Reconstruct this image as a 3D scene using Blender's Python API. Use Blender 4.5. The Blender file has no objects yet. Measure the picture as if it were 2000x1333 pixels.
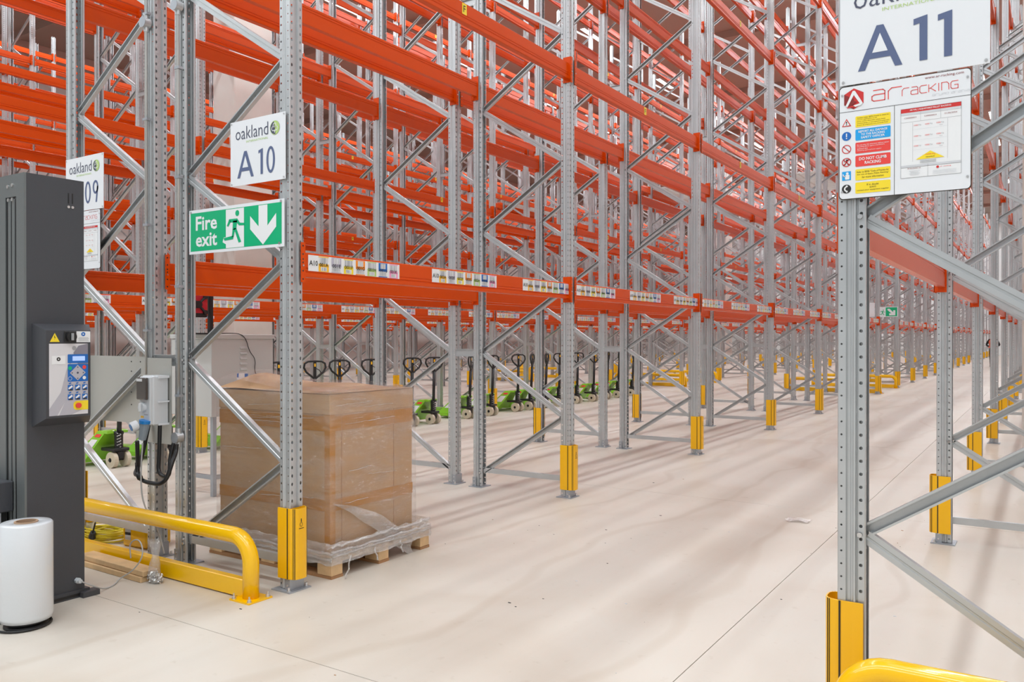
import bpy, math, random
from mathutils import Vector, Matrix
random.seed(7)
C = bpy.context.scene.collection
PI = math.pi
sc = bpy.context.scene

# ------------------------------------------------------------------ camera
cam_d = bpy.data.cameras.new('camera'); cam = bpy.data.objects.new('camera', cam_d); C.objects.link(cam)
cam.location = (0, 0, 1.51)
cam.rotation_euler = (PI/2 - 0.0037, 0, 0.5785)
cam_d.sensor_width = 36; cam_d.lens = 1599.55*36/2000; cam_d.clip_end = 300
sc.camera = cam
sc.view_settings.view_transform = 'Standard'; sc.view_settings.look = 'None'
sc.view_settings.gamma = 1; sc.view_settings.use_curve_mapping = False
sc.view_settings.exposure = 0.0
# ------------------------------------------------------------------ world (even soft fill, added through the side left open behind the camera)
W = bpy.data.worlds.new('world'); sc.world = W; W.use_nodes = True
W.node_tree.nodes['Background'].inputs[0].default_value = (.93, 0.98, 1.03, 1)
W.node_tree.nodes['Background'].inputs[1].default_value = 0.5
sc.cycles.caustics_reflective = False; sc.cycles.caustics_refractive = False; sc.cycles.sample_clamp_indirect = 6; sc.cycles.blur_glossy = .5
# ------------------------------------------------------------------ rack grid
Y0, P, NB = 3.40, 3.40, 22
D, A, G = 1.015, 3.184, 0.328
LV = [1.88, 3.95, 6.02, 8.09, 10.16]
HP = 10.9
XF = {}            # x of front post line and facing (+1 faces +X)
XF[11] = (-0.629, -1); XF[10] = (-3.813, 1); XF[9] = (-3.813-2*D-G, -1)
for n in (8, 6, 4, 2):
    XF[n] = (XF[n+1][0]-A, 1); XF[n-1] = (XF[n][0]-2*D-G, -1)
WALLX = XF[1][0]-3.6; YEND = Y0+NB*P+6; ZC = 12.6
# ------------------------------------------------------------------ large area lights: continuous lines of high-bay strips over every aisle
def area(x, y, z, sx, sy, power, col=(.93, 1.0, 1.04)):
    d = bpy.data.lights.new('strip_light', 'AREA'); d.shape = 'RECTANGLE'; d.size = sx; d.size_y = sy; d.energy = power; d.color = col
    o = bpy.data.objects.new('strip_light', d); o.location = (x, y, z); C.objects.link(o); return o
AISLE = [XF[11][0]-A/2+.0, XF[9][0]-A/2, XF[7][0]-A/2, XF[5][0]-A/2, XF[3][0]-A/2]
for x in AISLE:
    area(x, 42, 12.0, .30, 80, 2560)
area(2.6, 40, 12.0, .3, 80, 1400)
for y in (-1.0, -6.5):
    area(-8, y, 11.5, 26, .5, 1150)

# ------------------------------------------------------------------ materials
def nm(name):
    m = bpy.data.materials.new(name); m.use_nodes = True
    return m, m.node_tree.nodes, m.node_tree.links, m.node_tree.nodes['Principled BSDF']
def mat(name, col, rough=.5, metal=0, coat=0, noise=0, nscale=6, bump=0, bscale=60, spec=.5, alpha=1, trans=0, emit=0, rvar=.09):
    m, N, L, b = nm(name)
    b.inputs['Base Color'].default_value = (*col, 1); b.inputs['Roughness'].default_value = rough
    b.inputs['Metallic'].default_value = metal; b.inputs['Coat Weight'].default_value = coat
    b.inputs['Specular IOR Level'].default_value = spec
    b.inputs['Transmission Weight'].default_value = trans; b.inputs['Alpha'].default_value = alpha
    if emit:
        b.inputs['Emission Color'].default_value = (*col, 1); b.inputs['Emission Strength'].default_value = emit
    if noise or bump:
        tc = N.new('ShaderNodeTexCoord')
    if noise:
        t = N.new('ShaderNodeTexNoise'); t.inputs['Scale'].default_value = nscale; t.inputs['Detail'].default_value = 5
        L.new(tc.outputs['Object'], t.inputs['Vector'])
        r = N.new('ShaderNodeMapRange'); r.inputs[1].default_value = .3; r.inputs[2].default_value = .7
        r.inputs[3].default_value = 1-noise; r.inputs[4].default_value = 1+noise*.6
        L.new(t.outputs['Fac'], r.inputs[0])
        v = N.new('ShaderNodeVectorMath'); v.operation = 'SCALE'; v.inputs[0].default_value = col
        L.new(r.outputs[0], v.inputs['Scale']); L.new(v.outputs[0], b.inputs['Base Color'])
        rr = N.new('ShaderNodeMapRange'); rr.inputs[1].default_value = .3; rr.inputs[2].default_value = .7
        rr.inputs[3].default_value = max(.02, rough-rvar); rr.inputs[4].default_value = rough+rvar
        L.new(t.outputs['Fac'], rr.inputs[0]); L.new(rr.outputs[0], b.inputs['Roughness'])
    if bump:
        t2 = N.new('ShaderNodeTexNoise'); t2.inputs['Scale'].default_value = bscale; t2.inputs['Detail'].default_value = 4
        L.new(tc.outputs['Object'], t2.inputs['Vector'])
        bp = N.new('ShaderNodeBump'); bp.inputs['Strength'].default_value = bump; bp.inputs['Distance'].default_value = .01
        L.new(t2.outputs['Fac'], bp.inputs['Height']); L.new(bp.outputs[0], b.inputs['Normal'])
    return m
galv = mat('galvanised_steel', (.56, .585, .60), .36, .62, noise=.05, nscale=7, rvar=.02)
galvd = mat('galvanised_foot', (.42, .45, .49), .45, .6, noise=.1)
orange = mat('orange_powder_coat', (.70, .072, .0005), .27, 0, spec=.30)
yellow = mat('yellow_plastic', (.94, .50, .0), .36, 0, coat=.15)
yellowp = mat('yellow_paint', (.96, .54, .0), .22, 0, coat=.35)
black = mat('black_rubber', (.012, .012, .013), .45)
darkline = mat('dark_stripe', (.03, .02, .01), .6)
dgrey = mat('charcoal_paint', (.055, .058, .068), .5, 0, bump=.25, bscale=350)
dgrey2 = mat('grey_green_paint', (.17, .19, .195), .38, .35, bump=.2, bscale=350)
white = mat('white_board', (.80, .83, .87), .35)
whitep = mat('white_print', (.82, .84, .86), .5)
navy = mat('slate_blue_print', (.10, .135, .26), .5)
navyd = mat('dark_slate_print', (.07, .08, .13), .5)
lime = mat('lime_print', (.48, .66, .22), .5)
blackp = mat('black_print', (.02, .02, .02), .6)
greyp = mat('grey_print', (.35, .36, .38), .6)
lgreyp = mat('pale_grey_print', (.62, .64, .68), .6)
redp = mat('red_print', (.62, .03, .03), .5)
redl = mat('bright_red_print', (.80, .06, .05), .5)
darkred = mat('maroon_print', (.25, .02, .02), .5)
yelp = mat('yellow_print', (.93, .72, .03), .5)
bluep = mat('blue_print', (.01, .14, .50), .5)
cyanp = mat('cyan_print', (.01, .36, .80), .5)
orgp = mat('orange_print', (.90, .28, .02), .5)
amberp = mat('amber_print', (.95, .52, .02), .5)
pinkp = mat('pink_print', (.90, .35, .58), .5)
lilacp = mat('lilac_print', (.50, .48, .58), .5)
greenp = mat('green_print', (.0, .44, .19), .4)
cream = mat('cream_nylon', (.62, .55, .42), .4)
jackgreen = mat('lime_green_paint', (.26, .62, .03), .3, coat=.3)
wood = mat('pale_pine', (.70, .47, .25), .7, noise=.18, nscale=9, bump=.2)
woodd = mat('brown_board', (.42, .22, .10), .75, noise=.2)
card = mat('brown_cardboard', (.52, .32, .17), .75, noise=.1, nscale=4)
tapem = mat('brown_parcel_tape', (.48, .20, .02), .3, coat=.3)
kraft = mat('kraft_core', (.42, .28, .18), .8)
cabm = mat('pale_grey_enamel', (.56, .57, .56), .45)
plast = mat('light_grey_plastic', (.66, .69, .72), .4)
smoke = mat('smoked_brown_window', (.07, .06, .055), .2, coat=.4)
bluepl = mat('blue_plastic', (.01, .22, .62), .4)
greypl = mat('grey_plastic', (.28, .34, .40), .5)
bolt = mat('zinc_bolt', (.7, .7, .7), .3, .9)
conc = mat('painted_concrete', (.72, .68, .64), .8, noise=.05, nscale=2)
wallm = mat('pale_wall_panel', (.66, .60, .57), .8)
endwall = mat('white_wall_panel', (.82, .83, .83), .8)
ceilm = mat('ceiling_panel', (.46, .36, .31), .85)
cablem = mat('pale_grey_cable', (.45, .45, .45), .5)
yelcab = mat('yellow_cable', (.80, .66, .03), .4)
lampm = mat('lamp_diffuser', (1, .98, .95), .5, emit=14)
redpl = mat('red_plate', (.60, .02, .04), .4)
lcd = mat('lcd_screen', (.35, .50, .95), .3, emit=.5)
silver = mat('silver_panel_print', (.50, .50, .56), .35, .2)
silverl = mat('light_silver_print', (.72, .72, .75), .35, .1)
silverd = mat('dark_silver_print', (.26, .25, .30), .35, .1)
skin = mat('skin_tone', (.50, .30, .22), .6)
vest = mat('orange_vest', (.95, .16, .07), .6)
cloth = mat('black_cloth', (.015, .016, .02), .8)
hairm = mat('dark_hair', (.03, .02, .015), .8)
gridm = mat('galvanised_deck', (.78, .79, .78), .45, .2)

# floor: polished pale concrete
floorm, N, L, b = nm('polished_concrete')
tc = N.new('ShaderNodeNewGeometry')
def noise(scale, detail=6, dist=0, vec=None):
    t = N.new('ShaderNodeTexNoise'); t.inputs['Scale'].default_value = scale; t.inputs['Detail'].default_value = detail
    t.inputs['Distortion'].default_value = dist
    L.new(vec or tc.outputs['Position'], t.inputs['Vector']); return t
mp = N.new('ShaderNodeMapping'); mp.inputs['Scale'].default_value = (3.0, .25, 1); mp.inputs['Rotation'].default_value = (0, 0, .05)
L.new(tc.outputs['Position'], mp.inputs['Vector'])
n1 = noise(.7, 7, .6); n2 = noise(1.0, 5, .8, mp.outputs[0]); n3 = noise(14, 8, .3)
def ramp(src, stops):
    r = N.new('ShaderNodeValToRGB'); e = r.color_ramp.elements
    while len(e) < len(stops): e.new(.5)
    for k, (p, c) in enumerate(stops): e[k].position = p; e[k].color = (*c, 1)
    L.new(src, r.inputs[0]); return r
r1 = ramp(n1.outputs['Fac'], [(.30, (.57, .50, .42)), (.5, (.63, .575, .505)), (.72, (.65, .61, .55))])
r2 = ramp(n2.outputs['Fac'], [(.30, (.95, .94, .93)), (.55, (1, 1, 1)), (1, (1, 1, 1))])
r3 = ramp(n3.outputs['Fac'], [(.24, (.90, .88, .86)), (.36, (1, 1, 1)), (1, (1, 1, 1))])
def mul(a, c):
    m = N.new('ShaderNodeMix'); m.data_type = 'RGBA'; m.blend_type = 'MULTIPLY'; m.inputs[0].default_value = 1
    L.new(a, m.inputs[6]); L.new(c, m.inputs[7]); return m.outputs[2]
# tyre scuffs: warped thin wave lines
wv = N.new('ShaderNodeTexWave'); wv.inputs['Scale'].default_value = .35; wv.inputs['Distortion'].default_value = 9; wv.inputs['Detail'].default_value = 3; wv.inputs['Detail Scale'].default_value = .6
L.new(tc.outputs['Position'], wv.inputs['Vector'])
r4 = ramp(wv.outputs['Fac'], [(0, (.93, .91, .89)), (.03, (1, 1, 1)), (1, (1, 1, 1))])
L.new(mul(mul(mul(r1.outputs[0], r2.outputs[0]), r3.outputs[0]), r4.outputs[0]), b.inputs['Base Color'])
rr = N.new('ShaderNodeMapRange'); rr.inputs[3].default_value = .30; rr.inputs[4].default_value = .55; L.new(n1.outputs['Fac'], rr.inputs[0]); L.new(rr.outputs[0], b.inputs['Roughness'])
jointm = mat('joint_filler', (.32, .28, .24), .8)

# stretch film: mostly clear, glossy wrinkles
def filmmat(name, clear, bscale, strength=.5, tint=(.93, .90, .87), amp=.30):
    m = bpy.data.materials.new(name); m.use_nodes = True; N = m.node_tree.nodes; L = m.node_tree.links
    for n in list(N): N.remove(n)
    out = N.new('ShaderNodeOutputMaterial'); tr = N.new('ShaderNodeBsdfTransparent'); gl = N.new('ShaderNodeBsdfGlossy'); df = N.new('ShaderNodeBsdfDiffuse')
    gl.inputs['Roughness'].default_value = .09; df.inputs['Color'].default_value = (*tint, 1)
    tc = N.new('ShaderNodeTexCoord'); mp = N.new('ShaderNodeMapping'); mp.inputs['Scale'].default_value = (1, 1, 3.5)
    L.new(tc.outputs['Object'], mp.inputs[0])
    t = N.new('ShaderNodeTexNoise'); t.inputs['Scale'].default_value = bscale; t.inputs['Detail'].default_value = 6; t.inputs['Distortion'].default_value = .8
    L.new(mp.outputs[0], t.inputs['Vector'])
    bp = N.new('ShaderNodeBump'); bp.inputs['Strength'].default_value = strength; bp.inputs['Distance'].default_value = .02
    t3 = N.new('ShaderNodeTexNoise'); t3.inputs['Scale'].default_value = bscale*3; t3.inputs['Detail'].default_value = 5; t3.inputs['Distortion'].default_value = 1.5; L.new(mp.outputs[0], t3.inputs['Vector'])
    L.new(t3.outputs['Fac'], bp.inputs['Height']); L.new(bp.outputs[0], gl.inputs['Normal'])
    m1 = N.new('ShaderNodeMixShader'); m1.inputs[0].default_value = .72; L.new(df.outputs[0], m1.inputs[1]); L.new(gl.outputs[0], m1.inputs[2])
    r = N.new('ShaderNodeMapRange'); r.inputs[1].default_value = .35; r.inputs[2].default_value = .75; r.inputs[3].default_value = clear; r.inputs[4].default_value = clear+amp
    L.new(t.outputs['Fac'], r.inputs[0])
    m2 = N.new('ShaderNodeMixShader'); L.new(r.outputs[0], m2.inputs[0]); L.new(tr.outputs[0], m2.inputs[1]); L.new(m1.outputs[0], m2.inputs[2])
    L.new(m2.outputs[0], out.inputs[0]); return m
film = filmmat('stretch_film', .07, 4, 1.0, amp=.24)
filmthick = filmmat('gathered_stretch_film', .40, 14, .8)
bagm = filmmat('clear_bag', .22, 30, .7)
rollm = mat('rolled_stretch_film', (.70, .73, .76), .30, coat=.4, bump=.15, bscale=30)

# ------------------------------------------------------------------ mesh builder
class MB:
    def __init__(s): s.v = []; s.f = []; s.m = []; s.mats = []
    def mi(s, m):
        if m not in s.mats: s.mats.append(m)
        return s.mats.index(m)
    def poly(s, pts, m):
        n = len(s.v); s.v += [tuple(p) for p in pts]; s.f.append(tuple(range(n, n+len(pts)))); s.m.append(s.mi(m)); return s
    def raw(s, vs, fs, m):
        n = len(s.v); s.v += [tuple(p) for p in vs]; k = s.mi(m)
        for f in fs: s.f.append(tuple(i+n for i in f)); s.m.append(k)
        return s
    def box(s, a, b, m, bev=0):
        x0, y0, z0 = a; x1, y1, z1 = b
        if bev:
            k = bev
            P8 = lambda z, e: [(x0+k, y0+e, z), (x1-k, y0+e, z), (x1-e, y0+k, z), (x1-e, y1-k, z), (x1-k, y1-e, z), (x0+k, y1-e, z), (x0+e, y1-k, z), (x0+e, y0+k, z)]
            rings = [P8(z0, k), P8(z0+k, 0), P8(z1-k, 0), P8(z1, k)]
            vs = [p for r in rings for p in r]; fs = [tuple(range(7, -1, -1)), tuple(range(24, 32))]
            for r in range(3):
                for i in range(8):
                    j = (i+1) % 8; fs.append((r*8+i, r*8+j, r*8+8+j, r*8+8+i))
            return s.raw(vs, fs, m)
        vs = [(x0, y0, z0), (x1, y0, z0), (x1, y1, z0), (x0, y1, z0), (x0, y0, z1), (x1, y0, z1), (x1, y1, z1), (x0, y1, z1)]
        return s.raw(vs, [(3, 2, 1, 0), (4, 5, 6, 7), (0, 1, 5, 4), (1, 2, 6, 5), (2, 3, 7, 6), (3, 0, 4, 7)], m)
    def prism(s, pts, a, b, axis, m, caps=True):
        # pts: 2D outline, extruded along axis from a to b. axis 'Z': (x,y); 'Y': (x,z); 'X': (y,z)
        def mk(p, t):
            return {'Z': (p[0], p[1], t), 'Y': (p[0], t, p[1]), 'X': (t, p[0], p[1])}[axis]
        n = len(pts); vs = [mk(p, a) for p in pts]+[mk(p, b) for p in pts]
        fs = [(i, (i+1) % n, n+(i+1) % n, n+i) for i in range(n)]
        if caps: fs += [tuple(range(n-1, -1, -1)), tuple(range(n, 2*n))]
        return s.raw(vs, fs, m)
    def sheet(s, pts, a, b, axis, m):
        def mk(p, t):
            return {'Z': (p[0], p[1], t), 'Y': (p[0], t, p[1]), 'X': (t, p[0], p[1])}[axis]
        n = len(pts); vs = [mk(p, a) for p in pts]+[mk(p, b) for p in pts]
        return s.raw(vs, [(i, i+1, n+i+1, n+i) for i in range(n-1)], m)
    def cyl(s, p0, p1, r, m, n=12, r1=None, caps=True):
        p0 = Vector(p0); p1 = Vector(p1); r1 = r if r1 is None else r1
        d = (p1-p0).normalized(); u = d.orthogonal().normalized(); w = d.cross(u)
        vs = [p0+(u*math.cos(2*PI*i/n)+w*math.sin(2*PI*i/n))*r for i in range(n)]+[p1+(u*math.cos(2*PI*i/n)+w*math.sin(2*PI*i/n))*r1 for i in range(n)]
        fs = [(i, (i+1) % n, n+(i+1) % n, n+i) for i in range(n)]
        if caps: fs += [tuple(range(n-1, -1, -1)), tuple(range(n, 2*n))]
        return s.raw(vs, fs, m)
    def tube(s, path, r, m, n=8, closed=False):
        path = [Vector(p) for p in path]; K = len(path); vs = []; fs = []; u = None
        for i, p in enumerate(path):
            a = path[(i-1) % K] if (closed or i > 0) else p; c = path[(i+1) % K] if (closed or i < K-1) else p
            d = (c-a).normalized()
            if u is None: u = d.orthogonal().normalized()
            else:
                u = (u-d*u.dot(d))
                u = u.normalized() if u.length > 1e-6 else d.orthogonal().normalized()
            w = d.cross(u)
            vs += [p+(u*math.cos(2*PI*k/n)+w*math.sin(2*PI*k/n))*r for k in range(n)]
        for i in range(K if closed else K-1):
            j = (i+1) % K
            for k in range(n): fs.append((i*n+k, i*n+(k+1) % n, j*n+(k+1) % n, j*n+k))
        if not closed: fs += [tuple(range(n-1, -1, -1)), tuple(range((K-1)*n, K*n))]
        return s.raw(vs, fs, m)
    # ---- flat printing in the plane y = -layer (faces -Y); u = x, v = z
    def p2(s, pts, m, layer=1):
        return s.poly([(p[0], -layer*.0007, p[1]) for p in pts], m)
    def rect(s, u0, v0, u1, v1, m, layer=1): return s.p2([(u0, v0), (u1, v0), (u1, v1), (u0, v1)], m, layer)
    def rrect(s, u0, v0, u1, v1, r, m, layer=1):
        pts = []
        for cx, cy, a0 in ((u1-r, v0+r, -90), (u1-r, v1-r, 0), (u0+r, v1-r, 90), (u0+r, v0+r, 180)):
            for k in range(5): a = math.radians(a0+k*22.5); pts.append((cx+r*math.cos(a), cy+r*math.sin(a)))
        return s.p2(pts, m, layer)
    def disc(s, u, v, r, m, layer=1, n=20): return s.p2([(u+r*math.cos(2*PI*i/n), v+r*math.sin(2*PI*i/n)) for i in range(n)], m, layer)
    def ring(s, u, v, r, r2, m, layer=1, n=24, a0=0, a1=2*PI):
        for i in range(n):
            a = a0+(a1-a0)*i/n; c = a0+(a1-a0)*(i+1)/n
            s.p2([(u+r2*math.cos(a), v+r2*math.sin(a)), (u+r*math.cos(a), v+r*math.sin(a)), (u+r*math.cos(c), v+r*math.sin(c)), (u+r2*math.cos(c), v+r2*math.sin(c))], m, layer)
        return s
    def line(s, pts, w, m, layer=1):
        for (a, b_), (c, d) in zip(pts, pts[1:]):
            l = math.hypot(c-a, d-b_) or 1; nx, ny = -(d-b_)/l*w/2, (c-a)/l*w/2; ex, ey = (c-a)/l*w*.35, (d-b_)/l*w*.35
            s.p2([(a+nx-ex, b_+ny-ey), (a-nx-ex, b_-ny-ey), (c-nx+ex, d-ny+ey), (c+nx+ex, d+ny+ey)], m, layer)
        return s
    def text(s, t, u0, v0, w, h, m, layer=2, bold=0):
        vs, fs = glyphs(t, bold)
        s.raw([(u0+x*w, -layer*.0007, v0+y*h) for x, y in vs], fs, m); return s
    def mesh(s, name, smooth=False):
        me = bpy.data.meshes.new(name); me.from_pydata(s.v, [], s.f)
        for m in s.mats: me.materials.append(m)
        me.polygons.foreach_set('material_index', s.m)
        if smooth: me.polygons.foreach_set('use_smooth', [True]*len(s.f))
        me.update(); return me
_g = {}
def glyphs(t, bold=0):
    if (t, bold) in _g: return _g[(t, bold)]
    cu = bpy.data.curves.new('t', 'FONT'); cu.body = t; cu.resolution_u = 2; cu.offset = bold; cu.fill_mode = 'FRONT'
    o = bpy.data.objects.new('t', cu); C.objects.link(o)
    dg = bpy.context.evaluated_depsgraph_get(); me = o.evaluated_get(dg).to_mesh()
    vs = [(v.co.x, v.co.y) for v in me.vertices]; fs = []
    for p in me.polygons:
        f = list(p.vertices)
        if p.normal.z < 0: f.reverse()
        fs.append(tuple(f))
    o.to_mesh_clear(); bpy.data.objects.remove(o); bpy.data.curves.remove(cu)
    x0 = min(v[0] for v in vs); x1 = max(v[0] for v in vs); y0 = min(v[1] for v in vs); y1 = max(v[1] for v in vs)
    r = ([((x-x0)/(x1-x0), (y-y0)/(y1-y0)) for x, y in vs], fs); _g[(t, bold)] = r; return r

def obj(name, me, parent=None, loc=(0, 0, 0), rot=(0, 0, 0), scale=None, kind=None):
    if isinstance(me, MB): me = me.mesh(name)
    o = bpy.data.objects.new(name, me); o.location = loc; o.rotation_euler = rot
    if scale: o.scale = scale
    C.objects.link(o)
    if parent: o.parent = parent
    if kind: o['kind'] = kind
    return o
def tag(o, label, cat, group=None):
    o['label'] = label; o['category'] = cat
    if group: o['group'] = group
    return o
def thing(name, label, cat, loc=(0, 0, 0), rz=0, group=None):
    o = bpy.data.objects.new(name, None); o.empty_display_size = .1; C.objects.link(o); o.location = loc; o.rotation_euler = (0, 0, rz)
    return tag(o, label, cat, group)
def copy_tree(o, parent=None):
    c = o.copy(); C.objects.link(c)
    if parent: c.parent = parent
    for ch in list(o.children): copy_tree(ch, c)
    return c
def fwd(x, y): return -x*.5468+y*.8373

# ------------------------------------------------------------------ setting
fl = obj('floor', MB().box((WALLX-.3, -14, -.30), (5, YEND+.3, -.012), jointm)); fl['kind'] = 'structure'
xs = [WALLX-.3]+[x for x in (-31.2, -25.2, -19.3, -13.3, -7.33, -1.37) if x > WALLX]+[5]
ys = [-14, -11.42, -6.72, -2.02]+[2.68+4.78*k for k in range(0, 17)]; ys = [y for y in ys if y < YEND-1]+[YEND+.3]
g = .0022
for i in range(len(xs)-1):
    for j in range(len(ys)-1):
        obj('floor_slab', MB().box((xs[i]+g, ys[j]+g, -.012), (xs[i+1]-g, ys[j+1]-g, 0), floorm), fl)
w = obj('wall_left', MB().box((WALLX-.3, -14, -.3), (WALLX, YEND, ZC), wallm)); w['kind'] = 'structure'
w = obj('wall_back', MB().box((WALLX-.3, YEND, -.3), (5, YEND+.3, ZC), endwall)); w['kind'] = 'structure'
w = obj('wall_right', MB().box((5, -14, -.3), (5.3, YEND+.3, ZC), endwall)); w['kind'] = 'structure'
w = obj('ceiling', MB().box((WALLX-.3, -14, ZC), (5.3, YEND+.3, ZC+.3), ceilm)); w['kind'] = 'structure'
for k, (x0, y0, x1, y1) in enumerate([(-16.5, 12.35, -15.72, 13.45), (-16.5, 47.0, -15.72, 48.1), (-.24, 11.2, 1.0, 12.3)]):
    c = obj('trim_%d' % (k+1), MB().box((x0, y0, 0), (x1, y1, ZC), conc, .02)); c['kind'] = 'structure'
# ceiling purlins (structure)
pm = MB()
for k in range(13): pm.box((WALLX, 1+k*7, ZC-.25), (5, 1.16+k*7, ZC), ceilm)
pm = obj('trim_4', pm); pm['kind'] = 'structure'

# ------------------------------------------------------------------ rack component meshes
def post_mesh(holes=True):
    mb = MB(); prof = [(.037, 0), (.037, .012), (.050, .019), (.050, .047), (.047, .050), (.020, .050), (.015, .0415), (.004, .0415), (.001, .0455), (-.003, .0455), (-.009, .050), (-.015, .050), (-.0165, .036), (-.021, .036), (-.023, .041), (-.046, .041), (-.050, .037), (-.050, .025)]
    pitch = .05; z0 = .012
    spec = {2: (.50, .0068, .0105), 4: (.42, .0040, .0040), 14: (.45, .0066, .0066)}
    for sgn in (1, -1):
        for i in range(len(prof)-1):
            a = prof[i]; c = prof[i+1]; a = (a[0], a[1]*sgn); c = (c[0], c[1]*sgn)
            if sgn < 0: a, c = c, a
            if holes and i in spec:
                t, ru, rv = spec[i]
                if sgn < 0: t = 1-t
                l = math.hypot(c[0]-a[0], c[1]-a[1]); ux, uy = (c[0]-a[0])/l, (c[1]-a[1])/l; h = int((HP-z0)/pitch)
                for k in range(h):
                    zb = z0+k*pitch; zm = zb+pitch/2; zt = zb+pitch
                    out = [(0, zb), (t*l, zb), (l, zb), (l, zm), (l, zt), (t*l, zt), (0, zt), (0, zm)]
                    ang = [-135, -90, -45, 0, 45, 90, 135, 180]
                    inn = [(t*l+ru*math.cos(math.radians(q)), zm+rv*math.sin(math.radians(q))) for q in ang]
                    vs = [(a[0]+ux*p, a[1]+uy*p, q) for p, q in out+inn]
                    mb.raw(vs, [(j, (j+1) % 8, 8+(j+1) % 8, 8+j) for j in range(8)], galv)
            else:
                mb.poly([(a[0], a[1], z0), (c[0], c[1], z0), (c[0], c[1], HP), (a[0], a[1], HP)], galv)
    return mb.mesh('post')
POST = post_mesh(True); POSTF = post_mesh(False)
def base_mesh():
    mb = MB(); mb.box((-.075, -.085, 0), (.085, .085, .008), galvd)
    mb.box((.0505, -.052, .008), (.0545, .052, .10), galvd); mb.box((.012, -.0555, .008), (.0545, -.0515, .10), galvd); mb.box((.012, .0515, .008), (.0545, .0555, .10), galvd)
    for y in (-.068, .068): mb.cyl((.06, y, .008), (.06, y, .03), .008, bolt, 6); mb.cyl((.06, y, .008), (.06, y, .012), .014, bolt, 8)
    for z in (.035, .075):
        for y in (-.059, .059): mb.cyl((.035, y, z), (.035, y*.88, z), .007, bolt, 6)
    return mb.mesh('base_plate')
BASE = base_mesh()
def guard_mesh():
    mb = MB()
    out = [(-.045, .0535), (-.045, .060), (.030, .062), (.055, .060), (.066, .055), (.080, .051), (.091, .042), (.098, .026), (.100, 0)]
    full = out+[(x, -y) for x, y in reversed(out[:-1])]
    inn = [(-.045, .0525), (.0515, .0525), (.0515, .044), (.058, .050), (.078, .045), (.087, .037), (.094, .024), (.096, 0)]
    finn = inn+[(x, -y) for x, y in reversed(inn[:-1])]
    z0, z1 = .075, .495
    mb.sheet(full, z0, z1, 'Z', yellow); mb.sheet(list(reversed(finn)), z0, z1, 'Z', yellow)
    mb.sheet([(.0525, .052), (.0525, -.052)], z0, z1, 'Z', yellow)
    mb.prism([(-.044, .0535), (-.044, .0615), (.056, .0605), (.056, .0535)], z0, z1, 'Z', yellow); mb.prism([(-.044, -.0615), (-.044, -.0535), (.056, -.0535), (.056, -.0605)], z0, z1, 'Z', yellow)
    top = []
    for z, rev in ((z1, 1), (z0, 0)):
        a = [(.056, .060), (.066, .055), (.080, .051), (.091, .042), (.098, .026), (.100, 0)]; a = a+[(x, -y) for x, y in reversed(a[:-1])]
        c = [(.056, .052), (.062, .050), (.076, .045), (.086, .037), (.093, .024), (.095, 0)]; c = c+[(x, -y) for x, y in reversed(c[:-1])]
        for i in range(len(a)-1): mb.poly([(*a[i], z), (*a[i+1], z), (*c[i+1], z), (*c[i], z)], yellow)
    for sg in (1, -1):
        mb.box((.036, min(sg*.0605, sg*.0632), z0), (.043, max(sg*.0605, sg*.0632), z1), darkline)
        for x, y in ((.079, .0525), (.0865, .0475)):
            mb.box((x-.0016, min(sg*(y-.003), sg*(y+.0008)), z0), (x+.0016, max(sg*(y-.003), sg*(y+.0008)), z1), darkline)
    # small printed emblem on the side of the nose
    for k in range(10):
        a = 2*PI*k/10; a2 = 2*PI*(k+1)/10
        mb.poly([(.1005, -.008+.011*math.cos(a), .40+.013*math.sin(a)), (.1005, -.008+.011*math.cos(a2), .40+.013*math.sin(a2)), (.1005, -.008+.008*math.cos(a2), .40+.010*math.sin(a2)), (.1005, -.008+.008*math.cos(a), .40+.010*math.sin(a))], darkline)
    mb.poly([(.1005, -.012, .415), (.1005, -.004, .415), (.1005, -.005, .435), (.1005, -.011, .435)], darkline)
    mb.poly([(.1005, -.026, .375), (.1005, .012, .375), (.1005, .012, .379), (.1005, -.026, .379)], darkline)
    return mb.mesh('guard')
GUARD = guard_mesh()
DX = .955; STEP = .61; ZN0 = .145; NS = 17
def brace_mb(mb, up, x0=0, zb=0, frm=None):
    # from (-DX/2, zb) to (DX/2, zb+STEP) if up else falling towards +x
    L_ = math.hypot(DX, STEP); ang = math.atan2(STEP, DX); hw, dp = .025, .030
    if up: prof = [(-hw+.008, -dp/2), (-hw, -dp/2), (-hw, dp/2), (hw, dp/2), (hw, -dp/2), (hw-.008, -dp/2)]
    else: prof = [(-hw+.008, dp/2), (-hw, dp/2), (-hw, -dp/2), (-.006, -dp/2), (-.003, -dp/2+.004), (.003, -dp/2+.004), (.006, -dp/2), (hw, -dp/2), (hw, dp/2), (hw-.008, dp/2)]
    ca, sa = (math.cos(ang), math.sin(ang) * (1 if up else -1))
    cx, cz = x0, zb+STEP/2; n = len(prof); vs = []; e = .010
    for t in (-L_/2+e+.012, L_/2-e-.012):
        for q, y in prof: vs.append((cx+ca*t-sa*q, y, cz+sa*t+ca*q))
    mb.raw(vs, [(i, i+1, n+i+1, n+i) for i in range(n-1)], galv)
    for t in (-L_/2, ):
        bx, bz = cx+ca*t, cz+sa*t
        mb.cyl((bx, -.050, bz), (bx, .050, bz), .006, bolt, 8); mb.cyl((bx, -.0515, bz), (bx, -.044, bz), .010, bolt, 6)
    return mb
BR_UP = brace_mb(MB(), True).mesh('brace'); BR_DN = brace_mb(MB(), False).mesh('brace')
hb = MB(); hb.sheet([(.017, -.015), (.025, -.015), (.025, .015), (-.025, .015), (-.025, -.015), (-.017, -.015)], -DX/2+.012, DX/2-.012, 'X', galv)
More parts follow.
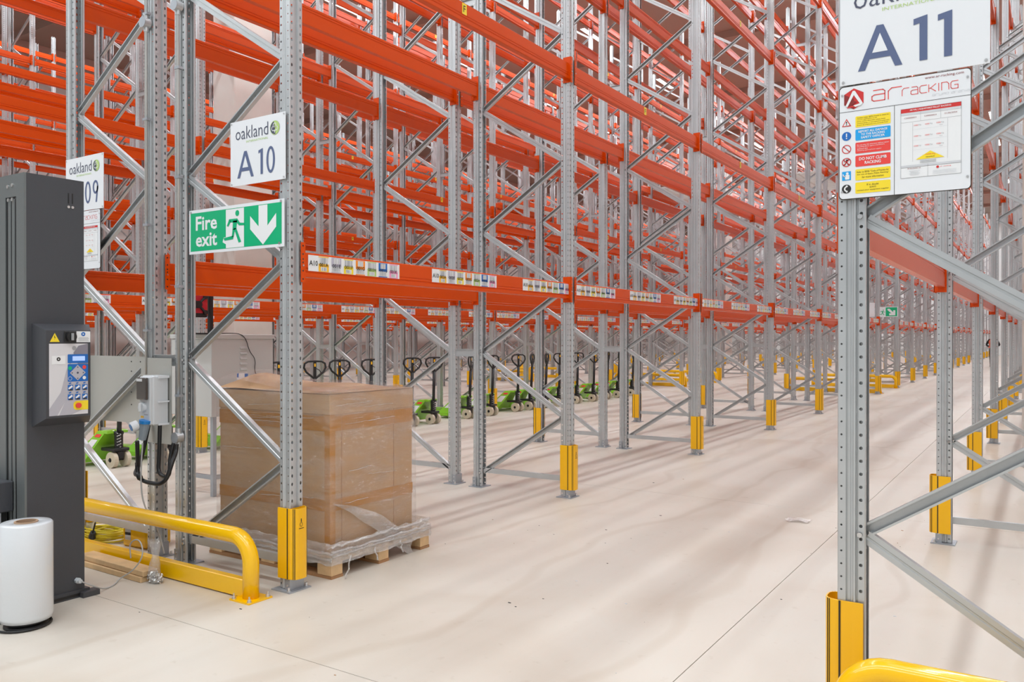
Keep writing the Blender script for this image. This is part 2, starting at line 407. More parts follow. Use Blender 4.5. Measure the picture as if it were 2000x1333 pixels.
# profile above is (y,z) -> web vertical: rebuild with web facing down/front
hb = MB(); hb.sheet([(.015, .017), (.015, .025), (-.015, .025), (-.015, -.025), (.015, -.025), (.015, -.017)], -DX/2+.012, DX/2-.012, 'X', galv)
hb.cyl((-DX/2, -.05, 0), (-DX/2, .05, 0), .007, bolt, 8); hb.cyl((DX/2, -.05, 0), (DX/2, .05, 0), .007, bolt, 8)
BR_H = hb.mesh('brace')
def bracing(rising_first):
    mb = MB(); up = rising_first
    for k in range(NS): brace_mb(mb, up, 0, ZN0+k*STEP); up = not up
    return mb.mesh('bracing')
BRF = {True: bracing(True), False: bracing(False)}
BL = P-.112
def beam_mb(mb=None, conn=False):
    mb = mb or MB()
    prof = [(-.025, 0), (.020, 0), (.025, .005), (.025, .026), (.020, .030), (.020, .036), (.025, .040), (.025, .047), (.021, .051), (.021, .056), (.025, .060), (.025, .146), (.021, .150),
            (-.021, .150), (-.025, .146), (-.025, .128), (-.021, .125), (-.021, .119), (-.025, .116), (-.025, .108), (-.021, .105), (-.021, .099), (-.025, .096)]
    mb.prism(prof, -BL/2, BL/2, 'Y', orange, False)
    if conn:
        for s in (-1, 1): conn_mb(mb, s)
    return mb
def conn_mb(mb, s):
    y = s*(BL/2); e = s*.004
    mb.box((-.034, min(y, y+e), -.035), (.050, max(y, y+e), .206), orange)
    mb.box((.046, min(y, y+s*.034), -.035), (.0505, max(y, y+s*.034), .206), orange)
    mb.prism([(.020, -.030), (.046, -.030), (.046, -.0), (.020, -.0)], min(y, y-s*.0), max(y, y-s*.004), 'Y', orange)
    for z in (-.015, .035, .085, .105, .135, .185): mb.cyl((.0506, y+s*.019, z), (.0512, y+s*.019, z), .0055, black, 8)
    mb.cyl((.0506, y+s*.019, .067), (.056, y+s*.019, .067), .006, bolt, 6)
    return mb
BEAM = beam_mb().mesh('beam'); BEAMF = beam_mb(None, True).mesh('beam')
CONN = {s: conn_mb(MB(), s).mesh('connector') for s in (-1, 1)}
SP = MB().box((-(G-.1)/2-.02, -.002, -.0375), ((G-.1)/2+.02, .002, .0375), galvd)
SP = MB(); SP.sheet([(-.018, .034), (-.018, .0375), (-.0, .0375), (-.0, -.0375), (-.018, -.0375)], -(G/2-.05), (G/2-.05), 'X', galv)
for sx in (-1, 1):
    SP.box((sx*.125-.012, -.003, -.030), (sx*.125+.012, .0, .030), galv)
    for z in (-.02, .02): SP.cyl((sx*.125, -.007, z), (sx*.125, 0, z), .006, bolt, 6)
SP = SP.mesh('spacer')
# location labels (flat print; u along the beam)
def label_mesh(head, num, full):
    mb = MB(); W_, H_ = .84, .098; u0 = -W_/2
    mb.rect(u0, 0, u0+W_, H_, whitep, 1)
    if full: mb.text(head, u0+.008, .034, .070, .032, blackp, 3, .012)
    elif head: mb.rect(u0+.012, .040, u0+.06, .058, greyp, 2)
    st = [('A', amberp, 0), ('E', lilacp, 1), ('F', yelp, 0), ('G', orgp, 1), ('H', lime, 0), ('J', bluep, 1), ('K', pinkp, 0)]
    for k, (ch, m, upper) in enumerate(st):
        a = u0+.085+k*.1085; b_ = a+.086
        if upper:
            mb.rect(a, .040, b_, .096, m, 2); mb.rect(a+.018, .058, b_-.018, .092, whitep, 3); mb.rect(a, .001, b_, .007, m, 2)
        else:
            mb.rect(a, .001, b_, .050, m, 2); mb.rect(a+.018, .006, b_-.018, .030, whitep, 3); mb.rect(a, .090, b_, .096, m, 2)
        rnd = random.Random(k+1)
        for lo, hi, i0, i1 in (((.058, .090, a+.020, b_-.020) if upper else (.008, .028, a+.022, b_-.022)) + (0,), ) if False else (): pass
        sets = [(a+.020, b_-.020, .059, .091), (a+.006, b_-.006, .009, .036)] if upper else [(a+.006, b_-.006, .053, .088), (a+.021, b_-.021, .008, .028)]
        for (q0, q1, v0, v1) in sets:
            q = q0
            while q < q1-.003:
                wq = rnd.choice([.001, .002, .0035]); mb.rect(q, v0, min(q+wq, q1), v1, greyp, 4); q += wq+rnd.choice([.002, .0035, .005])
        if full: mb.text(num+ch, a+.006, .033, .074, .023, blackp, 5, .012)
        else: mb.rect(a+.012, .038, b_-.012, .048, greyp, 5)
    return mb.mesh('label')
LBG = label_mesh('x', '', False)
LBT = {(n, k): label_mesh('A%02d' % n, '%03d' % k, True) for n, k in ((10, 1), (10, 2), (10, 3), (10, 4), (10, 5), (10, 6), (8, 1), (8, 2), (8, 3))}
fs = MB(); fs.rect(-.030, -.042, .030, .042, yelp, 1); fs.text('F', -.014, -.026, .028, .052, blackp, 2, .01); FST = fs.mesh('sticker')

# ------------------------------------------------------------------ racks
RL = {11: 'Pallet rack nearest the camera on the right, carrying the big A 11 sign',
      10: 'Pallet rack with the A 10 and fire exit signs, wrapped pallet in its first bay',
      9: 'Pallet rack behind the dark wrapping machine, carrying the A 09 sign',
      8: 'Pallet rack with the green pallet trucks parked under its front beams',
      7: 'Pallet rack back to back behind the one over the green pallet trucks',
      6: 'Pallet rack facing this way in the second double row beyond the trucks',
      5: 'Pallet rack at the back of the second double row beyond the trucks',
      4: 'Pallet rack facing this way in the third double row beyond the trucks',
      3: 'Pallet rack at the back of the third double row beyond the trucks',
      2: 'Pallet rack facing this way in the farthest double row, seen in slivers',
      1: 'Farthest pallet rack, standing next to the pale left wall'}
TUN = 6
for n in range(11, 0, -1):
    xf, s = XF[n]; xr = xf-s*D; xc = (xf+xr)/2
    R = thing('pallet_rack', RL[n], 'pallet rack', (xc, Y0, 0))
    rf, rb = (0, PI) if s > 0 else (PI, 0)
    for i in range(NB+1):
        y = i*P; fw_ = fwd(xc, Y0+y); near = fw_ < 24; pm_ = POST if fw_ < 34 else POSTF
        for X_, r_ in ((xf, rf), (xr, rb)):
            p = obj('upright_post', pm_, R, (X_-xc, y, 0), (0, 0, r_))
            if near: obj('base_plate', BASE, p)
            elif fw_ < 50 or X_ == xf: obj('base_plate', BASE, R, (X_-xc, y, 0), (0, 0, r_))
        g_ = obj('column_guard', GUARD, R, (xf-xc, y, 0), (0, 0, rf))
        # node pattern: rear post carries z=.145, front .755 ...  rises towards the front
        first_up = s > 0
        # -> for s>0 front is +x so the first brace rises to +x
        lim = 22 if n > 6 else 17
        if fw_ < lim and n > 4:
            up = first_up
            for k in range(NS):
                obj('brace', BR_UP if up else BR_DN, R, (0, y, ZN0+k*STEP)); up = not up
        else: obj('bracing', BRF[first_up], R, (0, y, 0), kind='stuff')
        obj('bottom_brace', BR_H, R, (0, y, .172))
        if n % 2 == 0:
            for z in (1.36, 4.92, 8.58): obj('row_spacer', SP, R, (xr-G/2-xc, y-.045, z))
    for i in range(NB):
        y = (i+.5)*P; fw_ = fwd(xc, Y0+y)
        for l, z in enumerate(LV):
            if i == TUN and l < 2: continue
            for X_, r_, front in ((xf, rf, 1), (xr, rb, 0)):
                nearb = fw_ < (20 if n > 6 else 0) and z < 1.7+.45*(fw_+2)
                bm = obj('beam', BEAM if nearb else BEAMF, R, (X_-xc+(.018 if r_ == 0 else -.018), y, z), (0, 0, r_))
                if nearb:
                    for q in (-1, 1): obj('beam_connector', CONN[q], bm)
                if front and l == 0 and (s > 0 or n == 11):
                    for q, c_ in enumerate((.10, 1.30, 2.54)):
                        off = c_+.42-P/2
                        k = i*3+q+1; me = LBT.get((n, k), LBG)
                        yy = off if s > 0 else -off
                        obj('location_label', me, bm, (.0255, yy, .027 if False else .040), (0, 0, PI/2))
                if front and l > 0 and s > 0 and fw_ < 30: obj('load_sticker', FST, bm, (.0258, 0, .100), (0, 0, PI/2))
# decks over the tunnel bay
for k, (na, nb) in enumerate(((10, 9), (8, 7), (6, 5))):
    mb = MB(); x0 = XF[nb][0]-.05; x1 = XF[na][0]+.05; y0 = Y0+TUN*P+.06
    for q in range(26): mb.box((x0, y0+q*.127, LV[2]+.152), (x1, y0+q*.127+.075, LV[2]+.175), gridm)
    for x in (x0+.3, (x0+x1)/2-.3, (x0+x1)/2+.3, x1-.3): mb.box((x-.03, y0, LV[2]+.150), (x+.03, y0+3.26, LV[2]+.153), gridm)
    o = obj('steel_deck', mb)
    tag(o, ['Ribbed steel deck over the walkway through the rack pair with the A 10 sign', 'Ribbed steel deck over the walkway through the rack pair behind the green trucks', 'Ribbed steel deck over the walkway through the second pair beyond the trucks'][k], 'rack deck')

# ------------------------------------------------------------------ tubular barriers
def barrier(label, x0, x1, y, group=None, h=.40):
    t = thing('safety_barrier', label, 'barrier', (x0, y, 0), 0, group); Lb = x1-x0; r = .047; zc = h-r; rad = .15
    path = [(0, 0, .006)]
    for k in range(9):
        a = k*PI/16; path.append((rad-rad*math.cos(a), 0, zc-rad+rad*math.sin(a)))
    for k in range(8, -1, -1):
        a = k*PI/16; path.append((Lb-rad+rad*math.cos(a), 0, zc-rad+rad*math.sin(a)))
    path.append((Lb, 0, .006)); mb = MB(); mb.tube(path, r, yellowp, 20)
    obj('tube_rail', mb.mesh('tube_rail', True), t)
    obj('kick_board', MB().box((.04, -.025, .006), (Lb-.04, .025, .110), yellowp, .004), t)
    for x in (0, Lb):
        mb = MB().box((x-.085, -.085, 0), (x+.085, .085, .009), yellowp)
        fp = obj('foot_plate', mb, t)
        for bx, by in ((-.066, -.066), (.066, -.066), (.066, .066), (-.066, .066)):
            obj('anchor_bolt', MB().cyl((x+bx, by, .009), (x+bx, by, .014), .014, bolt, 10).cyl((x+bx, by, .014), (x+bx, by, .026), .010, bolt, 6).cyl((x+bx, by, .026), (x+bx, by, .040), .005, bolt, 8), fp)
    return t
barrier('Yellow tubular barrier in front of the A 10 rack end, beside the wrapping machine', -6.40, -3.85, 3.135)
barrier('Yellow tubular barrier cut off at the bottom right under the A 11 sign', -.60, 1.6, 3.09, h=.395)
bl = {10: 'the A 10 rack pair', 8: 'the green truck rack pair', 6: 'the second pair beyond the trucks'}
for n in (10, 8, 6):
    x1 = XF[n][0]+.02; x0 = XF[n-1][0]-.02
    barrier('Yellow barrier on the near side of the walkway through '+bl[n], x0, x1, Y0+TUN*P+.30)
    barrier('Yellow barrier on the far side of the walkway through '+bl[n], x0, x1, Y0+(TUN+1)*P-.30)
for n in (8, 6, 4):
    barrier({8: 'Yellow tubular barrier across the near end of the pallet truck rack pair', 6: 'Yellow tubular barrier across the near end of the second rack pair beyond the trucks', 4: 'Yellow tubular barrier across the near end of the third rack pair beyond the trucks'}[n], XF[n-1][0]-.02, XF[n][0]+.02, 3.11)

# ------------------------------------------------------------------ signs
def board(mb, w, h, m, t=.004, r=0):
    mb.box((0, 0, 0), (w, t, h), m); return mb
def emblem(mb, cx, cy, r):
    mb.disc(cx, cy, r, navyd, 2); mb.ring(cx, cy, r, r*.93, lime, 3)
    pts = [(cx+r*.94*math.cos(a), cy+r*.94*math.sin(a)) for a in [math.radians(q) for q in range(-80, 110, 15)]]
    mb.p2(pts, lime, 3)
    for dx, dy, rr_ in ((0, .34, .36), (-.30, -.12, .36), (.30, -.12, .36)):
        mb.ring(cx+dx*r, cy+dy*r, rr_*r, rr_*r*.72, whitep, 5, 16)
    mb.rect(cx-.07*r, cy-.72*r, cx+.07*r, cy-.2*r, whitep, 5)
def aisle_sign(label, x, z, num, wide=1.0):
    t = thing('aisle_sign', label, 'sign', (x, 3.335, z))
    mb = board(MB(), .50, .40, white); obj('board', mb, t)
    mb = MB(); mb.text('oakland', .050, .283, .300, .078, navyd, 2, -.006); mb.text('INTERNATIONAL', .150, .258, .200, .013, lime, 2)
    emblem(mb, .410, .315, .042); obj('logo_print', mb, t)
    mb = MB(); mb.p2([(.065, .045), (.090, .045), (.106, .085), (.178, .085), (.194, .045), (.219, .045), (.154, .208), (.130, .208)], navy, 2); mb.p2([(.115, .107), (.169, .107), (.142, .178)], white, 3)
    if num == '11':
        for u in (.256, .336): mb.p2([(u, .204), (u+.046, .213), (u+.046, .048), (u+.020, .048), (u+.020, .186), (u, .182)], navy, 2)
    else:
        def oval(cx, cy, a, b_, w_):
            for q in range(28):
                t0, t1 = 2*PI*q/28, 2*PI*(q+1)/28
                mb.p2([(cx+(a-w_)*math.cos(t0), cy+(b_-w_)*math.sin(t0)), (cx+a*math.cos(t0), cy+b_*math.sin(t0)), (cx+a*math.cos(t1), cy+b_*math.sin(t1)), (cx+(a-w_)*math.cos(t1), cy+(b_-w_)*math.sin(t1))], navy, 2)
        if num == '10':
            u = .262; mb.p2([(u, .196), (u+.040, .207), (u+.040, .050), (u+.019, .050), (u+.019, .184), (u, .178)], navy, 2); oval(.372, .129, .038, .081, .0175)
        else:
            oval(.300, .129, .038, .081, .0175); oval(.400, .160, .036, .050, .0165); mb.p2([(.419, .165), (.436, .165), (.418, .050), (.400, .050)], navy, 2)
    obj('aisle_number', mb, t)
    for u, v in ((.012, .388), (.012, .012), (.488, .388), (.488, .012)): obj('screw', MB().cyl((u, -.003, v), (u, 0, v), .005, bolt, 8), t)
    return t
aisle_sign('White board reading A 10 with company logo, above the fire exit sign', -4.283, 2.456, '10')
aisle_sign('White board reading A 09, half hidden behind the wrapping machine mast', -6.195, 2.450, '09')
aisle_sign('Large white board reading A 11, cut off by the top edge', -.669, 2.479, '11')

ST = {  # stroke letters in a unit box (width 1, x-height 1)
 'a': [[(.12, 1), (.85, 1), (1, .85), (1, 0)], [(1, .58), (.2, .58), (0, .45), (0, .12), (.15, 0), (1, 0)]],
 'r': [[(0, 0), (0, .75), (.25, 1), (1, 1)]],
 'c': [[(1, 1), (.2, 1), (0, .8), (0, .2), (.2, 0), (1, 0)]],
 'k': [[(0, 0), (0, 1)], [(1, 1), (.25, .5), (0, .5)], [(.25, .5), (1, 0)]],
 'i': [[(.5, 0), (.5, 1)]],
 'n': [[(0, 0), (0, 1), (.75, 1), (1, .75), (1, 0)]],
 'g': [[(1, 1), (.2, 1), (0, .8), (0, .2), (.2, 0), (1, 0), (1, .5), (.5, .5)]],
 'u': [[(0, 1), (0, .2), (.2, 0), (1, 0), (1, 1)]], 'p': [[(0, 0), (0, 1), (.8, 1), (1, .8), (1, .5), (.8, .35), (0, .35)]],
 'o': [[(.15, 0), (.85, 0), (1, .15), (1, .85), (.85, 1), (.15, 1), (0, .85), (0, .15), (.15, 0)]]}
def strokes(mb, word, u, v, cw, h, gap, sw, m):
    for ch in word:
        if ch == ' ': u += cw*.7; continue
        w_ = cw*.25 if ch == 'i' else cw
        for pl in ST[ch]: mb.line([(u+(x if ch != 'i' else .5)*w_, v+y*h) for x, y in pl], sw, m, 2)
        u += w_+gap
def tricon(mb, cx, cy, r):
    mb.p2([(cx, cy+r), (cx-r, cy-r*.75), (cx+r, cy-r*.75)], redp, 2); mb.p2([(cx, cy+r*.62), (cx-r*.68, cy-r*.56), (cx+r*.68, cy-r*.56)], whitep, 3)
    mb.rect(cx-.002, cy-.1*r, cx+.002, cy+.35*r, blackp, 4); mb.disc(cx, cy-.35*r, .0022, blackp, 4, 8)
def load_sign(label, x, z):
    t = thing('load_notice', label, 'sign', (x, 3.337, z)); W_, H_ = .447, .433
    mb = MB(); pts = []
    r = .014
    for cx, cy, a0 in ((W_-r, r, -90), (W_-r, H_-r, 0), (r, H_-r, 90), (r, r, 180)):
        for k in range(5): a = math.radians(a0+k*22.5); pts.append((cx+r*math.cos(a), cy+r*math.sin(a)))
    mb.prism(pts, 0, .003, 'Y', darkline); mb.p2([(W_/2+(u-W_/2)*.988, H_/2+(v-H_/2)*.988) for u, v in pts], white, .6)
    obj('board', mb, t)
    mb = MB(); mb.line([(.003, .335), (W_-.003, .335)], .0015, blackp, 2); mb.line([(.196, .003), (.196, .335)], .0015, blackp, 2)
    hx = [(.054+.040*math.cos(math.radians(30+60*k)), .382+.040*math.sin(math.radians(30+60*k))) for k in range(6)]
    mb.p2(hx, redp, 2); mb.p2([hx[2], hx[3], hx[4], (.054, .382)], darkred, 3)
    mb.p2([(.050, .412), (.058, .412), (.086, .362), (.080, .354), (.054, .396), (.032, .354), (.024, .356)], whitep, 4); mb.p2([(.030, .352), (.048, .356), (.075, .352), (.030, .348)], redp, 4)
    mb.p2([(.080, .354), (.060, .350), (.052, .356), (.078, .362)], whitep, 5)
    mb.p2([(.046, .378), (.046, .358), (.066, .368)], darkred, 5)
    strokes(mb, 'ar', .118, .362, .045, .040, .012, .0032, redl); strokes(mb, 'racking', .222, .366, .023, .027, .0065, .0022, redl)
    mb.text('www.ar-racking.com', .298, .412, .125, .012, darkred, 2); strokes(mb, 'grupo', .322, .349, .0085, .007, .0025, .0008, lgreyp)
    strokes(mb, 'arania', .384, .349, .0085, .007, .0025, .0008, lgreyp)
    obj('header_print', mb, t)
    rows = [(yelp, .292, None), (cyanp, .242, ['REPORT ALL DAMAGE', 'TO THE RACKING', 'SAFETY OFFICER']), (redl, .192, None), (redl, .142, ['DO NOT CLIMB', 'RACKING']), (yelp, .090, None), (yelp, .040, None)]
    small = {0: ['Contact racker SEMA if needs to check for:', 'correct application in use', 'limits within allowable safety limits', 'structural damage, or disarrangement of components', 'Ensure all employees are correctly fixed'],
             2: ['Do not alter the structure without either:', 'Checking effects against manufacture', 'technical data', 'Obtaining approval from supplier'],
             4: ['Refer to SEMA "Code of Practice for', 'the use of Static Pallet Racking"', 'for more information'], 5: ['If in doubt', 'ALWAYS', 'contact your equipment supplier']}
    for k, (m, v, tx) in enumerate(rows):
        mb = MB(); v0, v1 = v-.021, v+.021; mb.rrect(.060, v0, .183, v1, .004, m, 2)
        if tx:
            hh = .0085 if len(tx) == 3 else .0115
            for j, s_ in enumerate(tx):
                wt = len(s_)*hh*.70; vv = v+((len(tx)-1)/2-j)*hh*1.35-hh/2; mb.text(s_, .1215-wt/2, vv, wt, hh, whitep, 3, .02)
        else:
            ls = small[k]; hh = .0048 if len(ls) > 3 else .0068
            for j, s_ in enumerate(ls):
                wt = min(.112, len(s_)*hh*.56); vv = v+((len(ls)-1)/2-j)*hh*1.5-hh/2
                u0 = .066 if len(ls) > 3 else .1215-wt/2
                mb.text(s_, u0, vv, wt, hh, whitep if m is redl else blackp, 3)
        cx, cy, q = .028, v, .017
        if k == 0: tricon(mb, cx, cy, q)
        elif k == 1: mb.disc(cx, cy, q, bluep, 2); mb.rect(cx-.002, cy-.003, cx+.002, cy+.011, whitep, 3); mb.disc(cx, cy-.008, .0025, whitep, 3, 8)
        elif k == 2: mb.ring(cx, cy, q, q*.82, redp, 2); mb.line([(cx-.011, cy+.011), (cx+.011, cy-.011)], .003, redp, 2)
        elif k == 3:
            mb.disc(cx+.001, cy+.008, .003, blackp, 2, 8); mb.line([(cx-.007, cy-.010), (cx-.002, cy-.003), (cx, cy+.005), (cx+.007, cy+.010)], .003, blackp, 2); mb.line([(cx-.007, cy+.003), (cx+.001, cy+.002), (cx+.006, cy-.010)], .003, blackp, 2)
            mb.ring(cx, cy, q, q*.82, redp, 3); mb.line([(cx-.011, cy+.011), (cx+.011, cy-.011)], .003, redp, 3); mb.line([(cx-.011, cy-.011), (cx+.011, cy+.011)], .003, redp, 3)
        elif k == 4: mb.rect(cx-.016, cy-.017, cx+.016, cy+.017, cyanp, 2); mb.disc(cx+.003, cy+.009, .005, whitep, 3, 10); mb.rrect(cx-.005, cy-.014, cx+.011, cy+.004, .003, whitep, 3); mb.line([(cx-.004, cy), (cx-.010, cy-.003), (cx-.012, cy+.006)], .0035, whitep, 3)
        else: mb.disc(cx, cy, q, blackp, 2); mb.ring(cx+.002, cy, .011, .006, whitep, 3, 14, PI*.6, PI*1.4); mb.disc(cx+.001, cy+.010, .004, whitep, 3, 8); mb.disc(cx+.001, cy-.010, .004, whitep, 3, 8)
        obj('notice_line', mb, t)
    mb = MB(); u0, u1 = .218, .415; mb.rect(u0, .060, u1, .315, whitep, 2)
    for a_, b_, c_, d_ in ((u0, .060, u1, .060), (u0, .315, u1, .315), (u0, .060, u0, .315), (u1, .060, u1, .315), (u0, .265, u1, .265), (u0, .098, u1, .098), (.308, .060, .308, .105)): mb.line([(a_, b_), (c_, d_)], .0008, greyp, 3)
    mb.rect(u0, .300, u1, .315, redp, 3); mb.text('AR PAL | ADJUSTABLE PALLET RACKING', u0+.030, .304, .135, .007, whitep, 4, .02)
    mb.rect(u0, .291, u1, .300, lgreyp, 3); mb.rect(u0, .098, u1, .106, lgreyp, 3); mb.line([(.284, .265), (.284, .300)], .0006, greyp, 4); mb.line([(.350, .265), (.350, .300)], .0006, greyp, 4)
    for u, s_ in ((.230, 'C2000000014'), (.296, 'C2000000014'), (.362, '01/06/2024')): mb.text(s_, u, .278, .040, .005, darkred, 4)
    for v in (.248, .208, .172):
        for u in (.262, .299, .336):
            mb.text('1000', u, v, .014, .005, redl, 4); mb.text('Kg', u+.016, v, .008, .005, greyp, 4)
        mb.line([(.258, v-.012), (.370, v-.012)], .0005, lgreyp, 3)
        mb.text('MAX', .346, v-.008, .010, .003, greyp, 4)
    for u in (.258, .372): mb.line([(u, .118), (u, .262)], .0006, greyp, 3)
    mb.p2([(.268, .124), (.362, .124), (.316, .152)], yelp, 4); mb.text('16000 Kg', .300, .136, .032, .006, redl, 5); mb.text('MAXIMUM', .302, .128, .028, .004, blackp, 5)
    for k in range(3): mb.rect(.282, .110+k*.004, .335, .1115+k*.004, greyp, 4)
    mb.text('AR RACKING UK', .240, .091, .045, .0045, darkred, 4)
    for k in range(4): mb.rect(.250-.004*(k % 2), .068+k*.005, .278+.004*(k % 2), .0695+k*.005, lgreyp, 4); mb.rect(.325, .066+k*.004, .400, .067+k*.004, lgreyp, 4)
    mb.disc(.340, .090, .005, redp, 4, 6); mb.text('ar racking', .348, .088, .035, .005, redl, 4)
    obj('load_table_print', mb, t)
    for u, v in ((.012, .400), (.435, .400), (.012, .030), (.435, .045)): obj('rivet', MB().cyl((u, -.003, v), (u, 0, v), .004, bolt, 8), t)
load_sign('White safety notice with red logo and load table, right below the A 11 board', -.673, 2.042)
load_sign('White safety notice with load table below the A 09 board by the mast', -6.185, 2.015)

def runner(mb, u, v, s, mfig, flip=1, layer=4):
    q = lambda pts: mb.p2([(u+flip*x*s, v+y*s) for x, y in pts], mfig, layer)
    mb.disc(u+flip*.60*s, v+.88*s, .09*s, mfig, layer)
    q([(.22, .72), (.60, .72), (.56, .60), (.28, .62)]); q([(.22, .72), (.30, .64), (.18, .50), (.11, .52)])
    q([(.60, .72), (.72, .58), (.92, .56), (.92, .49), (.68, .50), (.55, .62)])
    q([(.40, .66), (.60, .66), (.55, .40), (.38, .38)])
    q([(.38, .42), (.52, .40), (.42, .14), (.34, .10)]) if False else None
    q([(.38, .40), (.50, .42), (.44, .20), (.34, .14)]); q([(.34, .20), (.44, .20), (.40, .10), (.0, .08), (-.05, .16)])
    q([(.44, .44), (.56, .42), (.78, .0), (.66, -.02)])
def arrow_down(mb, u, v, w, h, m, layer=3):
    mb.p2([(u, v), (u+w*.5, v+h*.42), (u+w*.5, v+h*.76), (u+w*.17, v+h*.47), (u+w*.17, v+h), (u-w*.17, v+h), (u-w*.17, v+h*.47), (u-w*.5, v+h*.76), (u-w*.5, v+h*.42)], m, layer)
t = thing('fire_exit_sign', 'Long green Fire exit sign with running man and down arrow', 'sign', (-4.700, 3.335, 2.055))
obj('board', board(MB(), .905, .286, white), t)
mb = MB(); mb.rect(.015, .018, .885, .266, greenp, 1); mb.text('Fire', .070, .150, .215, .092, whitep, 2, .022); mb.text('exit', .070, .045, .215, .086, whitep, 2, .022); obj('lettering', mb, t)
mb = MB(); mb.rect(.372, .020, .545, .262, whitep, 2); mb.p2([(.34, .060), (.372, .045), (.372, .090), (.35, .088)], whitep, 2); runner(mb, .360, .052, .205, greenp, 1, 4); obj('running_man', mb, t)
mb = MB(); arrow_down(mb, .720, .022, .235, .240, whitep, 2); obj('down_arrow', mb, t)
for u, v in ((.880, .272), (.865, .022), (.02, .272)): obj('screw', MB().cyl((u, -.004, v), (u, 0, v), .008, bolt, 10), t)
def small_exit(label, x, y, z):
    t = thing('exit_sign', label, 'sign', (x, y, z)); obj('board', board(MB(), .53, .31, white), t)
    mb = MB(); mb.rect(.19, .02, .51, .29, greenp, 2)
    mb.p2([(.24, .25), (.30, .25), (.40, .14), (.40, .20), (.46, .20), (.46, .05), (.29, .05), (.29, .11), (.35, .11), (.24, .21)], whitep, 3)
    runner(mb, .02, .06, .17, greenp, 1, 3); obj('symbols', mb, t)
small_exit('Small green exit sign with diagonal arrow above the walkway, beside the A 11 post', XF[10][0]-.49, Y0+7*P-.075, 2.150)
small_exit('Small green exit sign at the walkway through the pallet truck racks', XF[8][0]-.49, Y0+7*P-.075, 2.150)
small_exit('Small green exit sign at the walkway through the second pair of racks', XF[6][0]-.49, Y0+7*P-.075, 2.150)
o = obj('blank_sign_board', MB().box((XF[10][0]-.30, Y0+6*P-.07, 2.08), (XF[10][0]-.055, Y0+6*P-.066, 2.46), white)); tag(o, 'Blank white board on a post just left of the small exit sign', 'sign')

# ------------------------------------------------------------------ pallet wrapping machine
t = thing('wrapping_machine', 'Tall charcoal pallet wrapping machine mast with blue control panel, far left', 'machine', (-4.72, 2.31, 0))
mb = MB(); mb.box((-.24, .012, .012), (0, .335, 2.425), dgrey)   # back body; the slotted front panel is its own part
mb.box((-.55, .012, .012), (-.24, .335, 2.425), dgrey)
obj('mast_body', mb, t)
mb = MB(); mb.box((-.085, 0, .012), (0, .012, 2.425), dgrey2); mb.box((-.55, 0, .012), (-.205, .012, 2.425), dgrey2); mb.box((-.205, 0, 2.30), (-.085, .012, 2.425), dgrey2); obj('front_panel', mb, t)
obj('slot', MB().box((-.205, .006, .012), (-.085, .0121, 2.30), black), t)
for x in (-.168, -.125): obj('guide_rail', MB().box((x-.014, .002, .012), (x+.014, .0115, 2.29), dgrey2, .003), t)
for x, z in ((-.175, 2.36), (-.125, 2.365), (-.168, 2.285), (-.125, 2.285)): obj('screw', MB().cyl((x, -.005, z), (x, .002, z), .010, bolt, 12), t)
mb = MB(); mb.box((-.55, .0, 0), (.012, .36, .045), dgrey); mb.box((.012, .09, .01), (.0135, .30, .026), black); mb.box((-.02, .30, 0), (.05, .40, .03), dgrey); obj('base_foot', mb, t)
for y in (.245, .268): obj('vent_slot', MB().box((.0, y-.003, 2.285), (.0012, y+.003, 2.345), black), t); obj('screw', MB().cyl((.0, y, 2.265), (.004, y, 2.265), .008, bolt, 10), t)
for yy, zz in ((.10, .235), ): obj('screw', MB().cyl((0, yy, zz), (.006, yy, zz), .007, bolt, 10).box((0, yy-.003, zz+.01), (.001, yy+.003, zz+.035), black), t)
obj('cable_gland', MB().cyl((0, .29, .10), (.02, .29, .10), .017, plast, 6).cyl((.02, .29, .10), (.040, .29, .10), .012, plast, 10), t)
# control box: wedge-shaped housing
mb = MB(); bx = [(.04, 1.59), (.365, 1.59), (.365, 1.015), (.04, 1.015)]; fx = [(.055, 1.552), (.305, 1.552), (.305, 1.066), (.055, 1.066)]
vs = [(0, y, z) for y, z in bx]+[(.12, y, z) for y, z in fx]
mb.raw(vs, [(4, 7, 6, 5), (0, 4, 5, 1), (1, 5, 6, 2), (2, 6, 7, 3), (3, 7, 4, 0), (0, 1, 2, 3)], dgrey)
cb = obj('control_box', mb, t)
# print faces +X : local u -> +Y, rotate 90deg
def ppanel(name, mb, loc): return obj(name, mb, cb, loc, (0, 0, PI/2))
o0 = (.1205, .055, 1.066)
mb = MB(); mb.rect(.016, .012, .234, .412, silverl, 1)
mb.p2([(.234, .412), (.234, .30), (.19, .26), (.15, .36), (.18, .40)], silverd, 2); mb.p2([(.016, .05), (.08, .14), (.11, .26), (.15, .36), (.12, .22), (.11, .10), (.06, .012), (.016, .012)], silver, 2)
mb.p2([(.11, .10), (.12, .22), (.234, .20), (.234, .05), (.14, .012), (.07, .012)], silver, 2)
mb.rect(.03, .298, .105, .345, whitep, 3); mb.ring(.067, .326, .011, .004, blackp, 4, 14)
mb.disc(.155, .387, .012, greyp, 3); ppanel('front_print', mb, o0)
mb = MB(); mb.rrect(.118, .302, .234, .352, .004, bluep, 3); mb.rrect(.118, .198, .234, .297, .004, bluep, 3); mb.rect(.145, .315, .216, .341, lcd, 4)
mb.p2([(.174, .292), (.220, .247), (.174, .204), (.130, .247)], silver, 4); mb.disc(.174, .247, .006, navyd, 5)
for du, dv in ((0, .034), (0, -.034), (.034, 0), (-.034, 0)): mb.p2([(.174+du*1.1, .247+dv*1.1), (.174+du*.85+dv*.15, .247+dv*.85-du*.15), (.174+du*.85-dv*.15, .247+dv*.85+du*.15)], navyd, 5)
